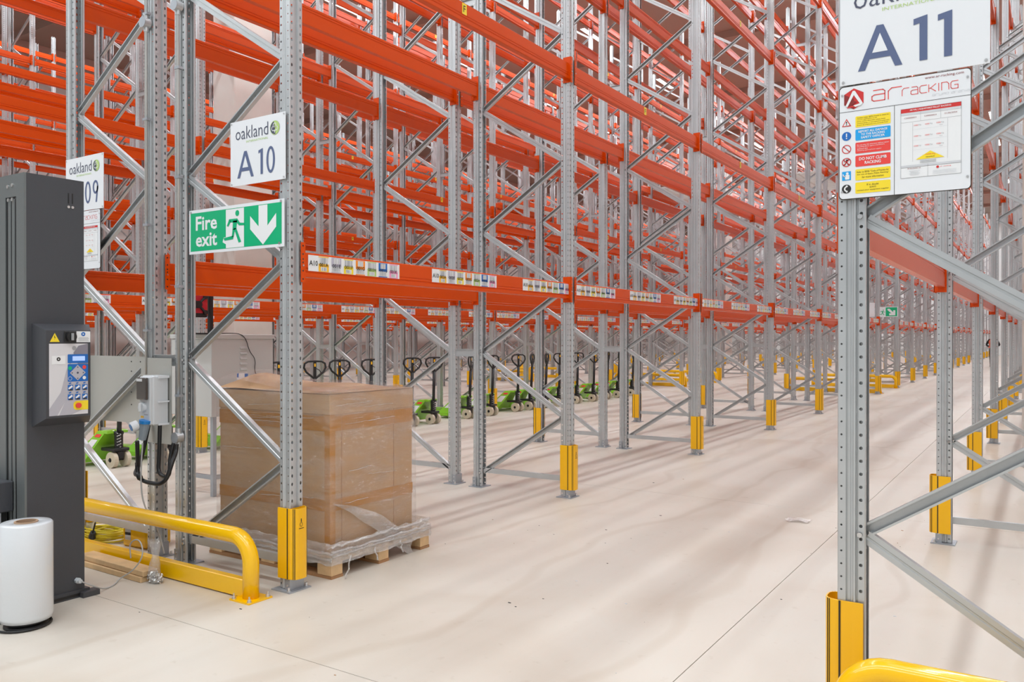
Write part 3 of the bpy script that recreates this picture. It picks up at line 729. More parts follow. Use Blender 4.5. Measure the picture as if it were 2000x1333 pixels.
mb.disc(.131, .274, .011, greenp, 4); mb.disc(.212, .278, .011, redl, 4); mb.ring(.131, .216, .011, .009, lgreyp, 4); mb.disc(.212, .218, .010, whitep, 4)
for r_ in range(2):
    for c_ in range(3):
        u = .118+c_*.041; v = .148-r_*.053; mb.rect(u, v, u+.030, v+.032, bluep, 4); mb.p2([(u+.002, v+.014), (u+.022, v+.030), (u+.028, v+.020), (u+.006, v+.006)], whitep, 5); mb.rect(u+.006, v, u+.026, v+.008, blackp, 5); mb.p2([(u+.004, v+.042), (u+.018, v+.046), (u+.020, v+.040), (u+.008, v+.036)], bluep, 4)
ppanel('keypad', mb, o0)
mb = MB(); mb.rrect(.150, .036, .234, .088, .02, yelp, 3); mb.rect(.20, .036, .2345, .088, yelp, 3.6); ppanel('emergency_plate', mb, o0)
obj('emergency_button', MB().cyl((.121, .230, 1.128), (.127, .230, 1.128), .010, black, 12).cyl((.127, .230, 1.128), (.136, .230, 1.128), .015, redl, 16), cb)
mb = MB(); mb.p2([(.020, .422), (.074, .422), (.047, .472)], yelp, 2); mb.p2([(.047, .462), (.042, .446), (.048, .447), (.044, .432), (.052, .450), (.047, .449)], blackp, 3); mb.rect(.168, .420, .248, .482, whitep, 2); mb.disc(.207, .466, .012, bluep, 3); mb.p2([(.203, .472), (.203, .460), (.213, .466)], whitep, 4)
for k in range(4): mb.rect(.178+.004*(k % 2), .427+k*.006, .240-.004*(k % 2), .429+k*.006, greyp, 3)
ppanel('warning_labels', mb, o0)
obj('rotary_switch', MB().box((.1205, .152, 1.486), (.128, .220, 1.548), black, .003).cyl((.128, .186, 1.517), (.145, .186, 1.517), .028, black, 20).box((.145, .181, 1.497), (.156, .191, 1.537), greyp), cb)
mb = MB(); mb.box((-.62, -.42, .54), (-.12, -.0, .71), dgrey, .006); mb.box((-.40, -.30, .44), (-.16, -.02, .54), black); obj('film_carriage', mb, t)
obj('carriage_roller', MB().cyl((-.15, -.09, .46), (-.15, -.09, .54), .035, plast, 14), t)

# ------------------------------------------------------------------ stretch film roll
t = thing('stretch_film_roll', 'Big upright roll of white stretch film on the floor, bottom left corner', 'film roll', (-4.49, 2.205, 0))
mb = MB(); mb.cyl((0, 0, 0), (0, 0, .012), .105, black, 32); mb.cyl((0, 0, .012), (0, 0, .035), .085, black, 28, .115); mb.tube([(.13*math.cos(a*PI/14)-.01, .13*math.sin(a*PI/14)-.01, .008) for a in range(28)], .006, black, 6, True); obj('stand_plate', mb.mesh('stand', True), t)
mb = MB(); n = 40; prof = [(.056, .540), (.060, .543), (.117, .543), (.125, .535), (.1255, .3), (.126, .06), (.121, .037), (.056, .035)]
vs = [(r_*math.cos(2*PI*i/n), r_*math.sin(2*PI*i/n), z) for r_, z in prof for i in range(n)]
mb.raw(vs, [(k*n+i, (k+1)*n+i, (k+1)*n+(i+1) % n, k*n+(i+1) % n) for k in range(len(prof)-1) for i in range(n)], rollm); o = obj('wound_film', mb.mesh('f', True), t)
mb = MB(); prof = [(.047, .04), (.047, .548), (.056, .548), (.056, .50)]
vs = [(r_*math.cos(2*PI*i/n), r_*math.sin(2*PI*i/n), z) for r_, z in prof for i in range(n)]
mb.raw(vs, [(k*n+i, k*n+(i+1) % n, (k+1)*n+(i+1) % n, (k+1)*n+i) for k in range(3) for i in range(n)], kraft); obj('cardboard_core', mb, t)

# ------------------------------------------------------------------ electrics on the rack posts
t = thing('steel_mounting_sheet', 'Galvanised sheet screwed across the rack ends behind the control panel', 'metal sheet', (-6.24, 3.318, 0))
dull = mat('dull_galvanised_sheet', (.52, .52, .49), .45, .45)
obj('sheet', MB().prism([(-.04, .890), (1.03, .905), (1.03, 1.378), (-.04, 1.378)], .122, .126, 'Y', dull), t)
obj('sheet', MB().prism([(1.03, .80), (1.37, .80), (1.37, 1.375), (1.03, 1.375)], 0, .004, 'Y', dull), t)
obj('joining_flange', MB().box((1.027, 0, .80), (1.030, .125, 1.375), dull), t)
for u in (.72, .83):
    for v in (1.34, 1.27, 1.12, 1.03): obj('hole', MB().cyl((u, .120, v), (u, .122, v), .005, black, 8), t)
t = thing('socket_box', 'Light grey electrical socket box with smoked window and blue plug on the sheet', 'electrical box', (-5.02, 3.18, 0))
bd = obj('housing', MB().box((0, .02, .935), (.128, .134, 1.262), plast, .008).box((.004, 0, .94), (.124, .022, 1.255), plast, .006), t)
obj('hinge', MB().box((.134, .05, 1.245), (.140, .13, 1.262), white).box((.134, .05, 1.085), (.140, .13, 1.095), white).box((.134, .05, .935), (.140, .13, .948), white), bd)
obj('smoked_window', MB().box((.004, -.022, 1.105), (.108, .0, 1.25), smoke, .005), t); obj('window_label', MB().box((.008, -.0226, 1.225), (.07, -.022, 1.243), whitep), t)
obj('rotary_switch', MB().cyl((.055, -.022, 1.055), (.055, 0, 1.055), .032, plast, 20).box((.048, -.036, 1.028), (.062, -.022, 1.082), whitep, .003), t)
obj('warning_label', MB().box((.02, -.0006, .985), (.055, 0, .997), amberp).box((.06, -.0006, 1.004), (.10, 0, 1.009), greyp), t)
mb = MB(); mb.cyl((.03, -.075, .925), (.04, -.035, .94), .034, white, 20); mb.cyl((.0293, -.0775, .924), (.030, -.075, .925), .023, bluepl, 20); obj('plug_cap', mb, t)
mb = MB(); mb.cyl((.085, -.01, .955), (.06, -.015, .845), .034, greypl, 16, .024); mb.cyl((.085, -.01, .952), (.088, -.01, .972), .038, bluepl, 16); obj('plug_body', mb, t)
def cable(name, label, pts, r, m, cat='cable', n=8, it=3, group=None):
    p = [Vector(q) for q in pts]
    for _ in range(it):
        q = [p[0]]
        for a, b_ in zip(p, p[1:]): q += [a*.75+b_*.25, a*.25+b_*.75]
        q.append(p[-1]); p = q
    mb = MB(); mb.tube(p, r, m, n); o = obj(name, mb.mesh(name, True)); tag(o, label, cat, group); return o
Z = lambda x, y, z: (x, y, z)
cable('flexible_conduit', 'Black hose looping down left of the socket box and up to the plug', [(-5.094, 3.30, .93), (-5.10, 3.25, .69), (-5.105, 3.20, .60), (-5.03, 3.18, .60), (-4.972, 3.14, .74), (-4.945, 3.12, .84)], .0135, black, 'hose')
cable('flexible_conduit', 'Black hose looping from under the socket box to the round junction box', [(-4.91, 3.26, .94), (-4.905, 3.25, .72), (-4.90, 3.24, .61), (-4.76, 3.23, .60), (-4.805, 3.26, .72), (-4.80, 3.285, .815)], .0135, black, 'hose')
cable('flexible_conduit', 'Lower black hose running from behind the plug round to the junction box', [(-5.01, 3.16, .69), (-4.99, 3.15, .60), (-4.90, 3.15, .57), (-4.72, 3.17, .57), (-4.70, 3.21, .72), (-4.765, 3.28, .76), (-4.765, 3.285, .815)], .0135, black, 'hose')
cable('cable_tie', 'Black tie binding two hoses together below the socket box', [(-4.965, 3.135, .628), (-4.935, 3.135, .596)], .019, black, 'cable tie', it=0)
def conduit(label, x, z0, z1, jz, group=None):
    t = thing('steel_conduit', label, 'conduit', (x, 3.322, 0))
    obj('pipe', MB().cyl((0, 0, z0), (0, 0, z1), .0125, galv, 12).mesh('pipe', True), t)
    for z in jz: obj('junction_box', MB().cyl((0, -.028, z), (0, .02, z), .034, galv, 20).cyl((0, -.032, z), (0, -.028, z), .036, galvd, 20).cyl((0, 0, z-.06), (0, 0, z+.06), .017, galv, 12), t)
    z = z0+.3
    while z < z1: obj('pipe_clamp', MB().box((-.018, -.016, z-.008), (.03, .016, z+.008), galvd), t); z += .72
conduit('Galvanised conduit up the post behind, ending at the socket box', -5.152, 1.262, 9.5, (3.66,))
conduit('Galvanised conduit up the A 10 rear post with a junction box below', -4.800, .83, 9.5, (.853, 3.70))
# mains flex of the machine and its run
cable('mains_cable', 'Thin grey cable from the machine foot looping over the timber offcuts', [(-4.67, 2.60, .10), (-4.665, 2.68, .05), (-4.72, 2.77, .004), (-4.76, 2.86, .004), (-4.84, 2.93, .008), (-4.72, 2.95, .07), (-4.62, 2.96, .18), (-4.68, 2.97, .275), (-4.81, 2.98, .23), (-4.80, 2.985, .13)], .0042, cablem, n=6)
cable('mains_cable', 'Thin grey cable hanging from the plug down to the bag of fixings', [(-4.90, 3.13, .83), (-4.91, 3.12, .6), (-4.895, 3.13, .42), (-4.82, 3.19, .27), (-4.76, 3.19, .12)], .005, cablem, n=6)

# ------------------------------------------------------------------ carton on a pallet under stretch film
PX0, PX1, PY0, PY1 = -4.93, -3.73, 3.655, 4.62
t = thing('wooden_pallet', 'Pale wooden pallet under the film-wrapped carton', 'pallet', (PX1, PY0, 0))
Wd = PY1-PY0; Ld = PX1-PX0
for k, y in enumerate((0, Wd/2-.05, Wd-.10)):
    obj('bottom_board', MB().box((-Ld, y, 0), (0, y+.10, .018), woodd), t)
    for x in (-Ld, -Ld/2-.06, -.13): obj('block', MB().box((x+.001, y+.001, .018), (x+.129, y+.098, .10), wood, .003), t)
for x in (-Ld, -Ld/2-.05, -.10): obj('cross_board', MB().box((x, 0, .100), (x+.10, Wd, .118), wood), t)
for k in range(7):
    y = k*(Wd-.10)/6; obj('deck_board', MB().box((-Ld, y, .118), (0, y+.098, .136), wood), t)
t = thing('cardboard_carton', 'Large brown cardboard carton wrapped in film on the pallet', 'carton', (-3.79, 3.70, .137))
cx, cy, cz = -1.08, .80, 1.015
mb = MB(); mb.box((cx, 0, 0), (0, cy, cz), card, .004); obj('box_body', mb, t)
mb = MB(); mb.box((cx-.005, -.005, cz-.13), (.005, cy+.005, cz+.002), card, .003); obj('lid', mb, t)
rf = random.Random(4); nn = 12; mb = MB(); vs = []
for i in range(nn+1):
    for j in range(nn+1):
        a, b_ = i/nn, j/nn; h = .105*math.exp(-((a-.14)**2*10+(b_-.30)**2*8))+.030*math.exp(-((a-.62)**2*30+(b_-.7)**2*12))+rf.uniform(0, .005)
        vs.append((cx-.010+(-cx+.020)*a, -.010+(cy+.020)*b_, cz+.004+h*min(1, 6*min(a+.03, 1.03-a, b_+.03, 1.03-b_))))
mb.raw(vs, [(i*(nn+1)+j, (i+1)*(nn+1)+j, (i+1)*(nn+1)+j+1, i*(nn+1)+j+1) for i in range(nn) for j in range(nn)], card); obj('buckled_top_flap', mb.mesh('b', True), t)
for z0, z1 in ((.78, .875), (.27, .345)):
    mb = MB().box((cx-.002, -.0022, z0), (.0022, cy+.002, z1), tapem); obj('tape_band', mb, t)
obj('corner_tape', MB().box((-.045, -.003, .0), (.003, .045, cz-.13), tapem), t)
for y in (.10, .60): obj('panel_seam', MB().box((.0, y, .0), (.0028, y+.004, cz-.13), woodd), t)
# film skin: subdivided box, wrinkled
def skinbox(x0, y0, z0, x1, y1, z1, nx, ny, nz, amp, m, seed, flare=0, top=True):
    rnd = random.Random(seed); vs = []; fs = []
    ring = [(x0+(x1-x0)*i/nx, y0) for i in range(nx)]+[(x1, y0+(y1-y0)*i/ny) for i in range(ny)]+[(x1-(x1-x0)*i/nx, y1) for i in range(nx)]+[(x0, y1-(y1-y0)*i/ny) for i in range(ny)]
    K = len(ring); xm, ym = (x0+x1)/2, (y0+y1)/2
    for j in range(nz+1):
        f = j/nz
        for (x, y) in ring:
            dx = (x-xm)/(x1-x0)*2; dy = (y-ym)/(y1-y0)*2
            w_ = rnd.uniform(0, amp)*(1 if j < nz else .2)+flare*(1-f)
            px = x+(w_ if dx > .999 else (-w_ if dx < -.999 else rnd.uniform(-amp, amp)*.3)); py = y+(w_ if dy > .999 else (-w_ if dy < -.999 else 0))
            vs.append((px, py, z0+(z1-z0)*f+rnd.uniform(-amp, amp)*(.6 if j in (0, nz) else .3)))
    for j in range(nz):
        for i in range(K): fs.append((j*K+i, j*K+(i+1) % K, (j+1)*K+(i+1) % K, (j+1)*K+i))
    if top:
        b0 = nz*K; c0 = len(vs)
        for q, sc_ in ((1, .66), (2, .33)):
            for (x, y) in ring: vs.append((xm+(x-xm)*sc_, ym+(y-ym)*sc_, z1+rnd.uniform(0, amp*1.8)+.004))
        for a, b_ in ((b0, c0), (c0, c0+K)):
            for i in range(K): fs.append((a+i, a+(i+1) % K, b_+(i+1) % K, b_+i))
        fs.append(tuple(range(c0+K, c0+2*K)))
    mb = MB(); mb.raw(vs, fs, m); return mb
t = thing('stretch_film_wrap', 'Crumpled clear stretch film wound round the brown carton and pallet', 'plastic film', (0, 0, 0))
X0, X1, Yy0, Yy1 = -3.79-1.08, -3.79, 3.70, 4.50
obj('film_skin', skinbox(X0-.016, Yy0-.016, .20, X1+.016, Yy1+.016, 1.165, 14, 11, 14, .005, film, 3).mesh('s', True), t)
rnd = random.Random(5)
obj('gathered_film', skinbox(PX0-.004, PY0-.004, .085, PX1+.004, PY1+.004, .165, 26, 20, 4, .008, filmthick, 9, 0, False).mesh('s', True), t)
obj('gathered_film', skinbox(PX0+.01, PY0+.01, .150, PX1-.012, PY1-.012, .215, 26, 20, 3, .014, filmthick, 12, 0, False).mesh('s', True), t)
for k, (a, b_, z) in enumerate([((PX0, PY0-.006), (PX1+.006, PY0-.006), .160), ((PX1+.006, PY0-.006), (PX1+.006, PY1), .165), ((PX1+.006, PY0), (PX1+.005, PY1), .140), ((PX0, PY0-.006), (PX1, PY0-.006), .125), ((PX1+.002, PY0), (PX1, PY1), .205)]):
    pts = []
    for i in range(25):
        f = i/24; pts.append((a[0]+(b_[0]-a[0])*f+rnd.uniform(-.004, .004), a[1]+(b_[1]-a[1])*f+rnd.uniform(-.004, .004), z+rnd.uniform(-.007, .007)))
    obj('film_rope', MB().tube(pts, .009, filmthick, 7).mesh('r', True), t)
for k in range(16):
    z = rnd.uniform(.93, 1.14) if k < 11 else rnd.uniform(.30, .85); sl = rnd.uniform(-.06, .06); pts = []
    f0 = rnd.uniform(0, .5); f1 = f0+rnd.uniform(.25, .5)
    for i in range(14):
        f = f0+(f1-f0)*i/13; zz = z+sl*f+rnd.uniform(-.003, .003)
        pts.append((X1+.020, Yy0+(Yy1-Yy0)*f, zz) if k % 2 else (X0+(X1-X0)*f, Yy0-.020, zz))
    obj('film_crease', MB().tube(pts, rnd.uniform(.0012, .0028), filmthick, 5), t)
# crumpled hump on the far top corner and the loose tail
mb = MB(); nn = 10; vs = []
for i in range(nn+1):
    for j in range(nn+1):
        fx_, fy_ = i/nn, j/nn; h = .115*math.exp(-((fx_-.14)**2*10+(fy_-.30)**2*8)) + .034*math.exp(-((fx_-.62)**2*30+(fy_-.7)**2*12)) + rnd.uniform(0, .010)
        vs.append((X0-.02+(X1-X0+.04)*fx_, Yy0-.02+(Yy1-Yy0+.04)*fy_, 1.168+h))
mb.raw(vs, [(i*(nn+1)+j, (i+1)*(nn+1)+j, (i+1)*(nn+1)+j+1, i*(nn+1)+j+1) for i in range(nn) for j in range(nn)], film); obj('top_film', mb.mesh('h', True), t)
mb = MB(); vs = []; nn = 14
for i in range(nn+1):
    f = i/nn; y = 3.70+.72*f; zc_ = .46-.10*f-.24*f*f; wd = .015+.17*math.sin(f*PI*.55)
    for j in range(5):
        g_ = j/4; vs.append((X1+.022+.035*f+.018*math.sin(g_*PI*2+i)+rnd.uniform(-.004, .004), y+g_*.03, zc_-wd*g_*.9))
mb.raw(vs, [(i*5+j, (i+1)*5+j, (i+1)*5+j+1, i*5+j+1) for i in range(nn) for j in range(4)], filmthick); obj('loose_film_flap', mb.mesh('h', True), t)
for k, (y, l) in enumerate(((3.80, .12), (4.03, .07), (4.28, .07))):
    pts = [(PX1+.012+rnd.uniform(0, .012)+.01*i, y-.018*i*(1 if k == 0 else .3)+rnd.uniform(-.006, .006), .125-l*i/5) for i in range(6)]
    obj('film_tail', MB().tube(pts, .005, filmthick, 5), t)

# ------------------------------------------------------------------ timber offcuts, bag, tool case, extension lead
def plank(label, a, b_, z0, w_, h):
    d = Vector((b_[0]-a[0], b_[1]-a[1])); t = thing('timber_offcut', label, 'wood', (a[0], a[1], z0), math.atan2(d.y, d.x), 'timber offcuts by the yellow barrier')
    Lp = d.length; obj('plank', MB().box((0, 0, 0), (Lp, w_, h), wood, .003), t)
plank('Longer pale timber offcut on top of the stack by the yellow barrier', (-5.40, 2.99), (-4.655, 2.975), .036, .10, .034)
plank('Lower pale timber offcut under the other one by the yellow barrier', (-5.41, 2.975), (-4.665, 2.965), .0, .10, .034)
t = thing('bag_of_fixings', 'Small clear plastic bag of steel bolts standing against the yellow kick board', 'plastic bag', (-4.60, 3.02, 0))
mb = MB(); n = 14; prof = [(.036, .0), (.050, .012), (.056, .04),  (.048, .08), (.040, .12), (.030, .150), (.026, .170), (.034, .20), (.050, .24), (.056, .265)]
vs = []
for k, (r_, z) in enumerate(prof):
    for i in range(n): q = 1+.18*math.sin(3*2*PI*i/n+k); vs.append((r_*q*math.cos(2*PI*i/n), .55*r_*q*math.sin(2*PI*i/n), z))
mb.raw(vs, [(k*n+i, k*n+(i+1) % n, (k+1)*n+(i+1) % n, (k+1)*n+i) for k in range(len(prof)-1) for i in range(n)], bagm); obj('plastic_skin', mb.mesh('b', True), t)
mb = MB(); rnd = random.Random(11)
for k in range(60):
    p = Vector((rnd.uniform(-.038, .038), rnd.uniform(-.02, .02), rnd.uniform(.006, .055))); d = Vector((rnd.uniform(-1, 1), rnd.uniform(-1, 1), rnd.uniform(-1, 1))).normalized()*.012
    mb.cyl(p-d, p+d, .004, bolt, 6); mb.cyl(p+d, p+d*1.4, .008, bolt, 6)
obj('loose_bolts', mb, t, kind='stuff')
t = thing('tool_battery_case', 'Yellow plastic power case on the floor behind the barrier, beside the cable coil', 'power case', (-5.62, 3.43, 0), .10)
obj('case_body', MB().box((0, 0, 0), (.25, .22, .175), yellowp, .012), t); obj('carry_handle', MB().tube([(.03, .11, .17), (.05, .11, .215), (.20, .11, .215), (.22, .11, .17)], .014, yellowp, 8), t)
obj('case_label', MB().box((.03, -.0012, .05), (.09, 0, .14), lgreyp).box((.03, -.002, .085), (.09, -.0012, .105), blackp), t)
obj('case_top', MB().box((.02, .03, .170), (.23, .19, .188), cablem, .006), t)
t = thing('extension_lead', 'Coil of yellow extension lead with white and black plugs behind the barrier', 'extension lead', (-5.93, 3.50, 0))
mb = MB(); pts = []; rnd = random.Random(3)
for i in range(420):
    a = i*2*PI/32; turn = i/32; pts.append(((.15+.035*math.sin(turn*1.7))*math.cos(a)*1.25, (.13+.03*math.cos(turn*2.1))*math.sin(a), .008+.006*turn+.004*math.sin(a*3+turn)))
mb.tube(pts, .0058, yelcab, 6); obj('coiled_cable', mb.mesh('c', True), t)
obj('black_plug', MB().cyl((.06, -.15, .05), (.10, -.17, .09), .028, black, 12, .018).cyl((.10, -.17, .09), (.15, -.18, .17), .006, black, 8), t)
obj('white_connector', MB().cyl((-.14, -.06, .06), (-.13, -.06, .12), .028, white, 14).cyl((-.13, -.06, .12), (-.13, -.06, .14), .030, yellowp, 14), t)

# ------------------------------------------------------------------ grey cabinet on a trolley, with screen bracket
t = thing('steel_cabinet', 'Pale grey steel cabinet with louvres standing behind the wrapped carton', 'cabinet', (-6.60, 4.92, 0))
obj('cabinet_body', MB().box((-.62, 0, .76), (0, .735, 1.50), cabm, .004), t); obj('cabinet_lid', MB().box((-.63, -.012, 1.503), (.012, .745, 1.545), cabm, .004), t)
for k in range(5): obj('louvre', MB().prism([(0, 0), (.016, .006), (0, .030)], .325, .405, 'Y', cabm), t, (0, 0, 1.40-k*.052))
obj('rating_label', MB().box((0, .29, 1.105), (.001, .42, 1.165), whitep).box((.001, .29, 1.125), (.0015, .31, 1.165), bluep).box((.001, .38, 1.125), (.0015, .42, 1.160), bluep), t)
for x in (-.58, -.04):
    for y in (.05, .69): obj('leg', MB().box((x-.02, y-.02, 0), (x+.02, y+.02, .76), galvd), t)
for y in (.05, .69): obj('lower_rail', MB().box((-.56, y-.015, .16), (-.06, y+.015, .20), galvd), t)
obj('lower_rail', MB().box((-.06, .07, .16), (-.02, .67, .20), galvd), t)
t = thing('screen_bracket', 'Black pole with a red-backed screen mount standing on the grey cabinet', 'bracket', (-6.72, 4.98, 1.546))
obj('pole', MB().box((-.02, -.0, .0), (.02, .035, .47), black), t); obj('foot', MB().box((-.12, -.22, 0), (.09, .06, .012), black), t)
obj('backing_plate', MB().box((-.02, -.24, .16), (.0, -.02, .40), black).box((-.001, -.23, .20), (.003, -.02, .365), redpl), t)
mb = MB(); 
for sy in (-1, 1):
    for sz in (-1, 1): mb.cyl((.012, -.125, .28), (.012, -.125+sy*.075, .28+sz*.070), .012, black, 8); mb.cyl((.004, -.125+sy*.078, .28+sz*.072), (.022, -.125+sy*.078, .28+sz*.072), .022, black, 10)
mb.cyl((.004, -.125, .28), (.03, -.125, .28), .035, black, 12); obj('spider_mount', mb, t)
cable('screen_cable', 'Black cable hanging over the louvred face of the grey cabinet', [(-6.62, 5.00, 1.552), (-6.60, 5.12, 1.556), (-6.585, 5.24, 1.553), (-6.575, 5.30, 1.50), (-6.58, 5.34, 1.38), (-6.58, 5.42, 1.30), (-6.58, 5.40, 1.18), (-6.58, 5.47, 1.09), (-6.58, 5.43, .98)], .004, black, n=6)

# ------------------------------------------------------------------ green pallet trucks
def make_truck():
    t = thing('pallet_truck', '', 'pallet truck')
    mb = MB()
    tb = [(-.24, -.11, .42), (-.08, -.11, .42), (-.08, .11, .42), (-.24, .11, .42)]; bb = [(-.62, -.225, .06), (-.34, -.225, .06), (-.34, .225, .06), (-.62, .225, .06)]
    mb.raw(bb+tb, [(3, 2, 1, 0), (4, 5, 6, 7), (0, 1, 5, 4), (1, 2, 6, 5), (2, 3, 7, 6), (3, 0, 4, 7)], jackgreen)
    mb.box((-.10, -.13, .395), (-.02, .13, .43), jackgreen, .004)
    fr = obj('hood_frame', mb, t)
    for sg in (-1, 1):
        y = sg*.150; mb = MB(); mb.prism([(-1.50, .045), (-1.54, .065), (-1.50, .085), (-.34, .105), (-.34, .05)], y-.075, y+.075, 'Y', jackgreen); fk = obj('fork', mb, t)
        obj('load_wheel', MB().cyl((-1.36, y-.04, .04), (-1.36, y+.04, .04), .04, cream, 12), t)
        obj('steering_wheel', MB().cyl((0, sg*.055, .092), (0, sg*.105, .092), .092, cream, 20).cyl((0, sg*.105, .092), (0, sg*.110, .092), .026, black, 12).cyl((0, sg*.1045, .092), (0, sg*.1062, .092), .062, cream, 16), t)
    # side labels on the sloping side
    for sg in (-1, 1):
        def P3(f, x): return (x-.20*f if False else x, sg*(.11+.16*f+.003), .42-.36*f)
        mb = MB()
        for f0, f1, m in ((.10, .20, redl), (.28, .62, whitep)):
            a = [(-.24-.38*f0+.035, f0), (-.08-.26*f0-.035, f0), (-.08-.26*f1-.035, f1), (-.24-.38*f1+.035, f1)]
            mb.poly([(x, sg*(.11+.115*f+.004), .42-.36*f) for x, f in a], m)
        obj('side_label', mb, fr)
    mb = MB(); mb.box((-.05, -.04, .10), (.05, .04, .19), black, .008); mb.cyl((0, 0, .17), (0, 0, .40), .048, black, 14); mb.cyl((-.05, .05, .20), (-.05, .05, .36), .03, black, 10); mb.box((-.20, -.10, .19), (.06, .10, .225), black, .006)
    mb.cyl((.0, -.12, .092), (0, .12, .092), .016, black, 8); mb.cyl((0, 0, .40), (.0, 0, .46), .028, bolt, 10); obj('hydraulic_pump', mb, t)
    mb = MB()
    for k in range(26): pass
    sp = [(.052+.022*math.cos(k*.9), -.03+.022*math.sin(k*.9), .24+.005*k) for k in range(34)]; mb.tube(sp, .004, bolt, 5); obj('spring', mb, t)
    h = MB(); h.tube([(.01, 0, .38), (.02, 0, .60), (.035, 0, .92)], .027, black, 10); h.cyl((.0, -.05, .40), (0, .05, .40), .022, black, 8); hn = obj('handle_bar', h.mesh('h', True), t)
    lp = [(.035, 0, .90)]
    for y, z in ((-.045, .945), (-.125, 1.01), (-.16, 1.075), (-.15, 1.135), (-.10, 1.165), (0, 1.17), (.10, 1.165), (.15, 1.135), (.16, 1.075), (.125, 1.01), (.045, .945)): lp.append((.038, y, z))
    obj('handle_loop', MB().tube(lp, .0155, black, 8, True).mesh('l', True), t)
    obj('handle_spine', MB().box((.028, -.022, .90), (.046, .022, 1.165), black, .004).box((.046, -.012, 1.09), (.048, .012, 1.135), amberp), t)
    obj('release_lever', MB().tube([(.05, .02, 1.06), (.055, .06, 1.04), (.055, .09, 1.00)], .006, black, 6), t)
    return t
tys = [5.50, 6.13, 7.25, 7.82, 8.48, 9.06, 9.68, 10.74, 11.29, 12.40, 13.11, 14.14, 14.63, 15.22, 15.76, 16.60, 17.36, 18.2, 18.8, 19.63]
ords = ['second', 'third', 'fourth', 'fifth', 'sixth', 'seventh', 'eighth', 'ninth', 'tenth', 'eleventh', 'twelfth', 'thirteenth', 'fourteenth', 'fifteenth', 'sixteenth', 'seventeenth', 'eighteenth', 'nineteenth', 'twentieth']
pr = make_truck(); rnd = random.Random(21)
for i, y in enumerate(tys):
    o = pr if i == 0 else copy_tree(pr)
    o.location = (-9.05+rnd.uniform(-.05, .05), y, 0); o.rotation_euler = (0, 0, rnd.uniform(-.01, .01))
    tr = -.50 if 2 < i < 9 else rnd.choice([-.45, -.25, -.1, .3])
    for c in o.children:
        if c.name.split('.')[0] in ('handle_bar', 'handle_loop', 'handle_spine', 'release_lever'): c.rotation_euler = (0, 0, tr)
    o['group'] = 'green pallet trucks parked in a line'
    o['label'] = ('Green pallet truck nearest the camera, seen between mast and socket box' if i == 0 else 'Green pallet truck farthest away at the end of the parked line' if i == len(tys)-1 else 'Green hand pallet truck, %s from the near end of the parked line' % ords[i-1])

# ------------------------------------------------------------------ lamps over the aisles
mb = MB(); mb.box((-.09, -.75, 0), (.09, .75, .07), mat('lamp_housing', (.7, .7, .7), .4)); LH = mb.mesh('lamp_housing')
LD = MB().box((-.075, -.73, -.006), (.075, .73, 0), lampm).mesh('lamp_diffuser')
LR = MB().cyl((0, -.6, .07), (0, -.6, .53), .006, bolt, 6).cyl((0, .6, .07), (0, .6, .53), .006, bolt, 6).mesh('rod')
LN = ['over the aisle beside the A 11 sign', 'over the aisle with the green pallet trucks', 'over the second aisle beyond the green trucks', 'over the third aisle beyond the green trucks', 'over the farthest aisle from the camera']
for j, x in enumerate(AISLE):
    for k in range(12):
        t = thing('aisle_lamp', 'White strip lamp under the ceiling, '+LN[j], 'ceiling light', (x, 6+k*6.5, 12.08), 0, 'strip lamps, '+LN[j])
        obj('lamp_housing', LH, t); obj('diffuser', LD, t); obj('hanger', LR, t)

# ------------------------------------------------------------------ floor litter
rnd = random.Random(2)
mb = MB(); vs = []; nn = 5
for i in range(nn+1):
    for j in range(nn+1): vs.append((-1.70-.10+.18*i/nn+rnd.uniform(-.012, .012), 6.86+.12*j/nn+rnd.uniform(-.012, .012), .004+rnd.uniform(0, .022)))
mb.raw(vs, [(i*6+j, (i+1)*6+j, (i+1)*6+j+1, i*6+j+1) for i in range(nn) for j in range(nn)], filmthick); o = obj('film_scrap', mb); tag(o, 'Crumpled scrap of clear film lying on the open aisle floor', 'litter')
mb = MB()
for k in range(46):
    x, y = rnd.uniform(-4.2, -.6), rnd.uniform(2.5, 8.5); q = rnd.uniform(.002, .006)
    mb.box((x, y, 0), (x+q*rnd.choice([1, 2, 3]), y+q, q*.5), rnd.choice([blackp, woodd, lgreyp, blackp]))
o = obj('floor_debris', mb, kind='stuff'); tag(o, 'Scattered specks of dirt on the pale aisle floor', 'litter')

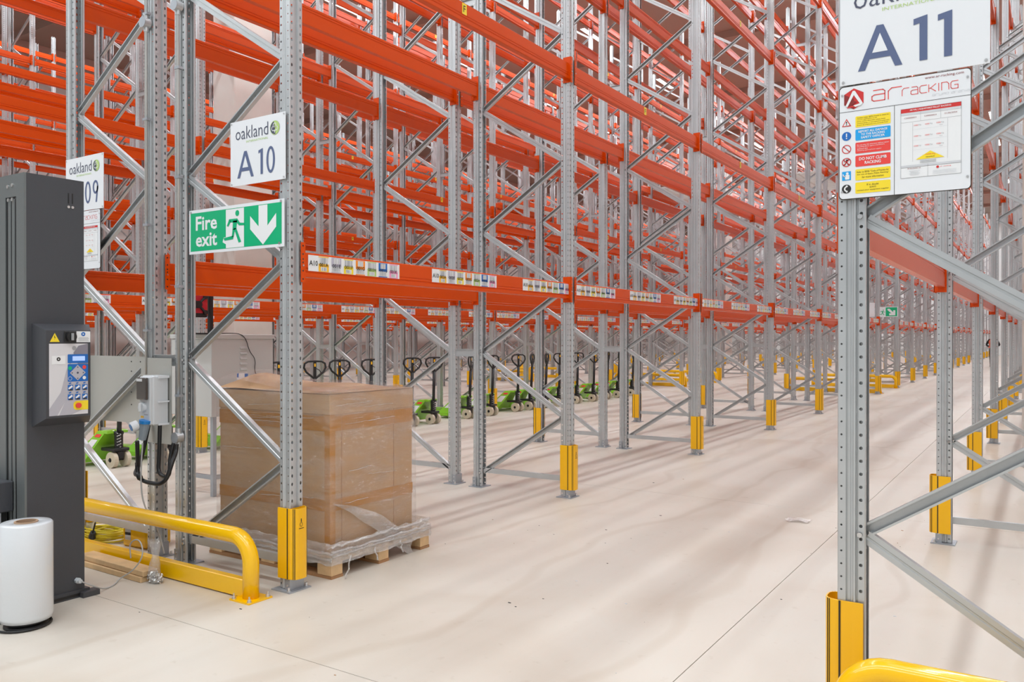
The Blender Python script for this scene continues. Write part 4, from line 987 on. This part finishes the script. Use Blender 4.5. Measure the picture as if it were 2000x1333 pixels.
# ------------------------------------------------------------------ worker far down the aisle
def figure(x, y):
    t = thing('person', 'Person in orange vest and black clothes walking down the aisle, half hidden by posts', 'person', (x, y, 0))
    J = {'pel': (0, 0, .93), 'ab': (0, 0, 1.10), 'ch': (0, .0, 1.32), 'nk': (0, 0, 1.47), 'hd': (0, -.02, 1.58), 'ht': (0, -.015, 1.70),
         'sl': (-.17, 0, 1.40), 'el': (-.30, .06, 1.15), 'wl': (-.16, -.10, 1.05), 'sr': (.17, 0, 1.40), 'er': (.30, .06, 1.15), 'wr': (.16, -.10, 1.05),
         'hl': (-.09, 0, .88), 'kl': (-.10, -.05, .48), 'al': (-.10, .04, .09), 'fl': (-.11, -.12, .035), 'hr': (.09, 0, .88), 'kr': (.10, .02, .48), 'ar': (.10, .10, .10), 'fr': (.11, -.05, .035)}
    Rr = {'pel': .14, 'ab': .13, 'ch': .15, 'nk': .055, 'hd': .085, 'ht': .07, 'sl': .07, 'el': .05, 'wl': .04, 'sr': .07, 'er': .05, 'wr': .04, 'hl': .10, 'kl': .06, 'al': .045, 'fl': .035, 'hr': .10, 'kr': .06, 'ar': .045, 'fr': .035}
    E_ = [('pel', 'ab'), ('ab', 'ch'), ('ch', 'nk'), ('nk', 'hd'), ('hd', 'ht'), ('ch', 'sl'), ('sl', 'el'), ('el', 'wl'), ('ch', 'sr'), ('sr', 'er'), ('er', 'wr'), ('pel', 'hl'), ('hl', 'kl'), ('kl', 'al'), ('al', 'fl'), ('pel', 'hr'), ('hr', 'kr'), ('kr', 'ar'), ('ar', 'fr')]
    def skinned(name, J, Rr, E_, matf):
        ks = list(J); me = bpy.data.meshes.new(name); me.from_pydata([J[k] for k in ks], [(ks.index(a), ks.index(b_)) for a, b_ in E_], [])
        o = bpy.data.objects.new(name, me); C.objects.link(o)
        md = o.modifiers.new('s', 'SKIN'); o.modifiers.new('u', 'SUBSURF').levels = 2
        sv = me.skin_vertices[0].data
        for i, k in enumerate(ks): sv[i].radius = (Rr[k], Rr[k]*(.75 if k in ('ch', 'ab', 'pel') else 1)); 
        sv[0].use_root = True
        dg = bpy.context.evaluated_depsgraph_get(); m2 = bpy.data.meshes.new_from_object(o.evaluated_get(dg)); bpy.data.objects.remove(o)
        ms = []
        m2.materials.clear()
        for p in m2.polygons:
            m = matf(p.center)
            if m not in ms: ms.append(m); m2.materials.append(m)
            p.material_index = ms.index(m); p.use_smooth = True
        r = bpy.data.objects.new(name, m2); C.objects.link(r); r.parent = t; return r
    skinned('body', J, Rr, E_, lambda c: skin if c.z > 1.46 else cloth)
    V = {k: J[k] for k in ('ab', 'ch', 'sl', 'sr')}; V['ab'] = (0, 0, 1.0); V['sl'] = (-.165, 0, 1.42); V['sr'] = (.165, 0, 1.42)
    skinned('safety_vest', V, {'ab': .165, 'ch': .19, 'sl': .095, 'sr': .095}, [('ab', 'ch'), ('ch', 'sl'), ('ch', 'sr')], lambda c: vest)
    mb = MB(); n = 12
    for k in range(6):
        pass
    hs = {'a': (0, .01, 1.60), 'b': (0, .005, 1.70)}; skinned('hair', hs, {'a': .093, 'b': .082}, [('a', 'b')], lambda c: hairm)
    for s_ in (-1, 1): obj('glove', MB().box((s_*.16-.035, -.15, 1.0), (s_*.16+.035, -.07, 1.07), vest, .012), t)
figure(-2.34, 49.2)
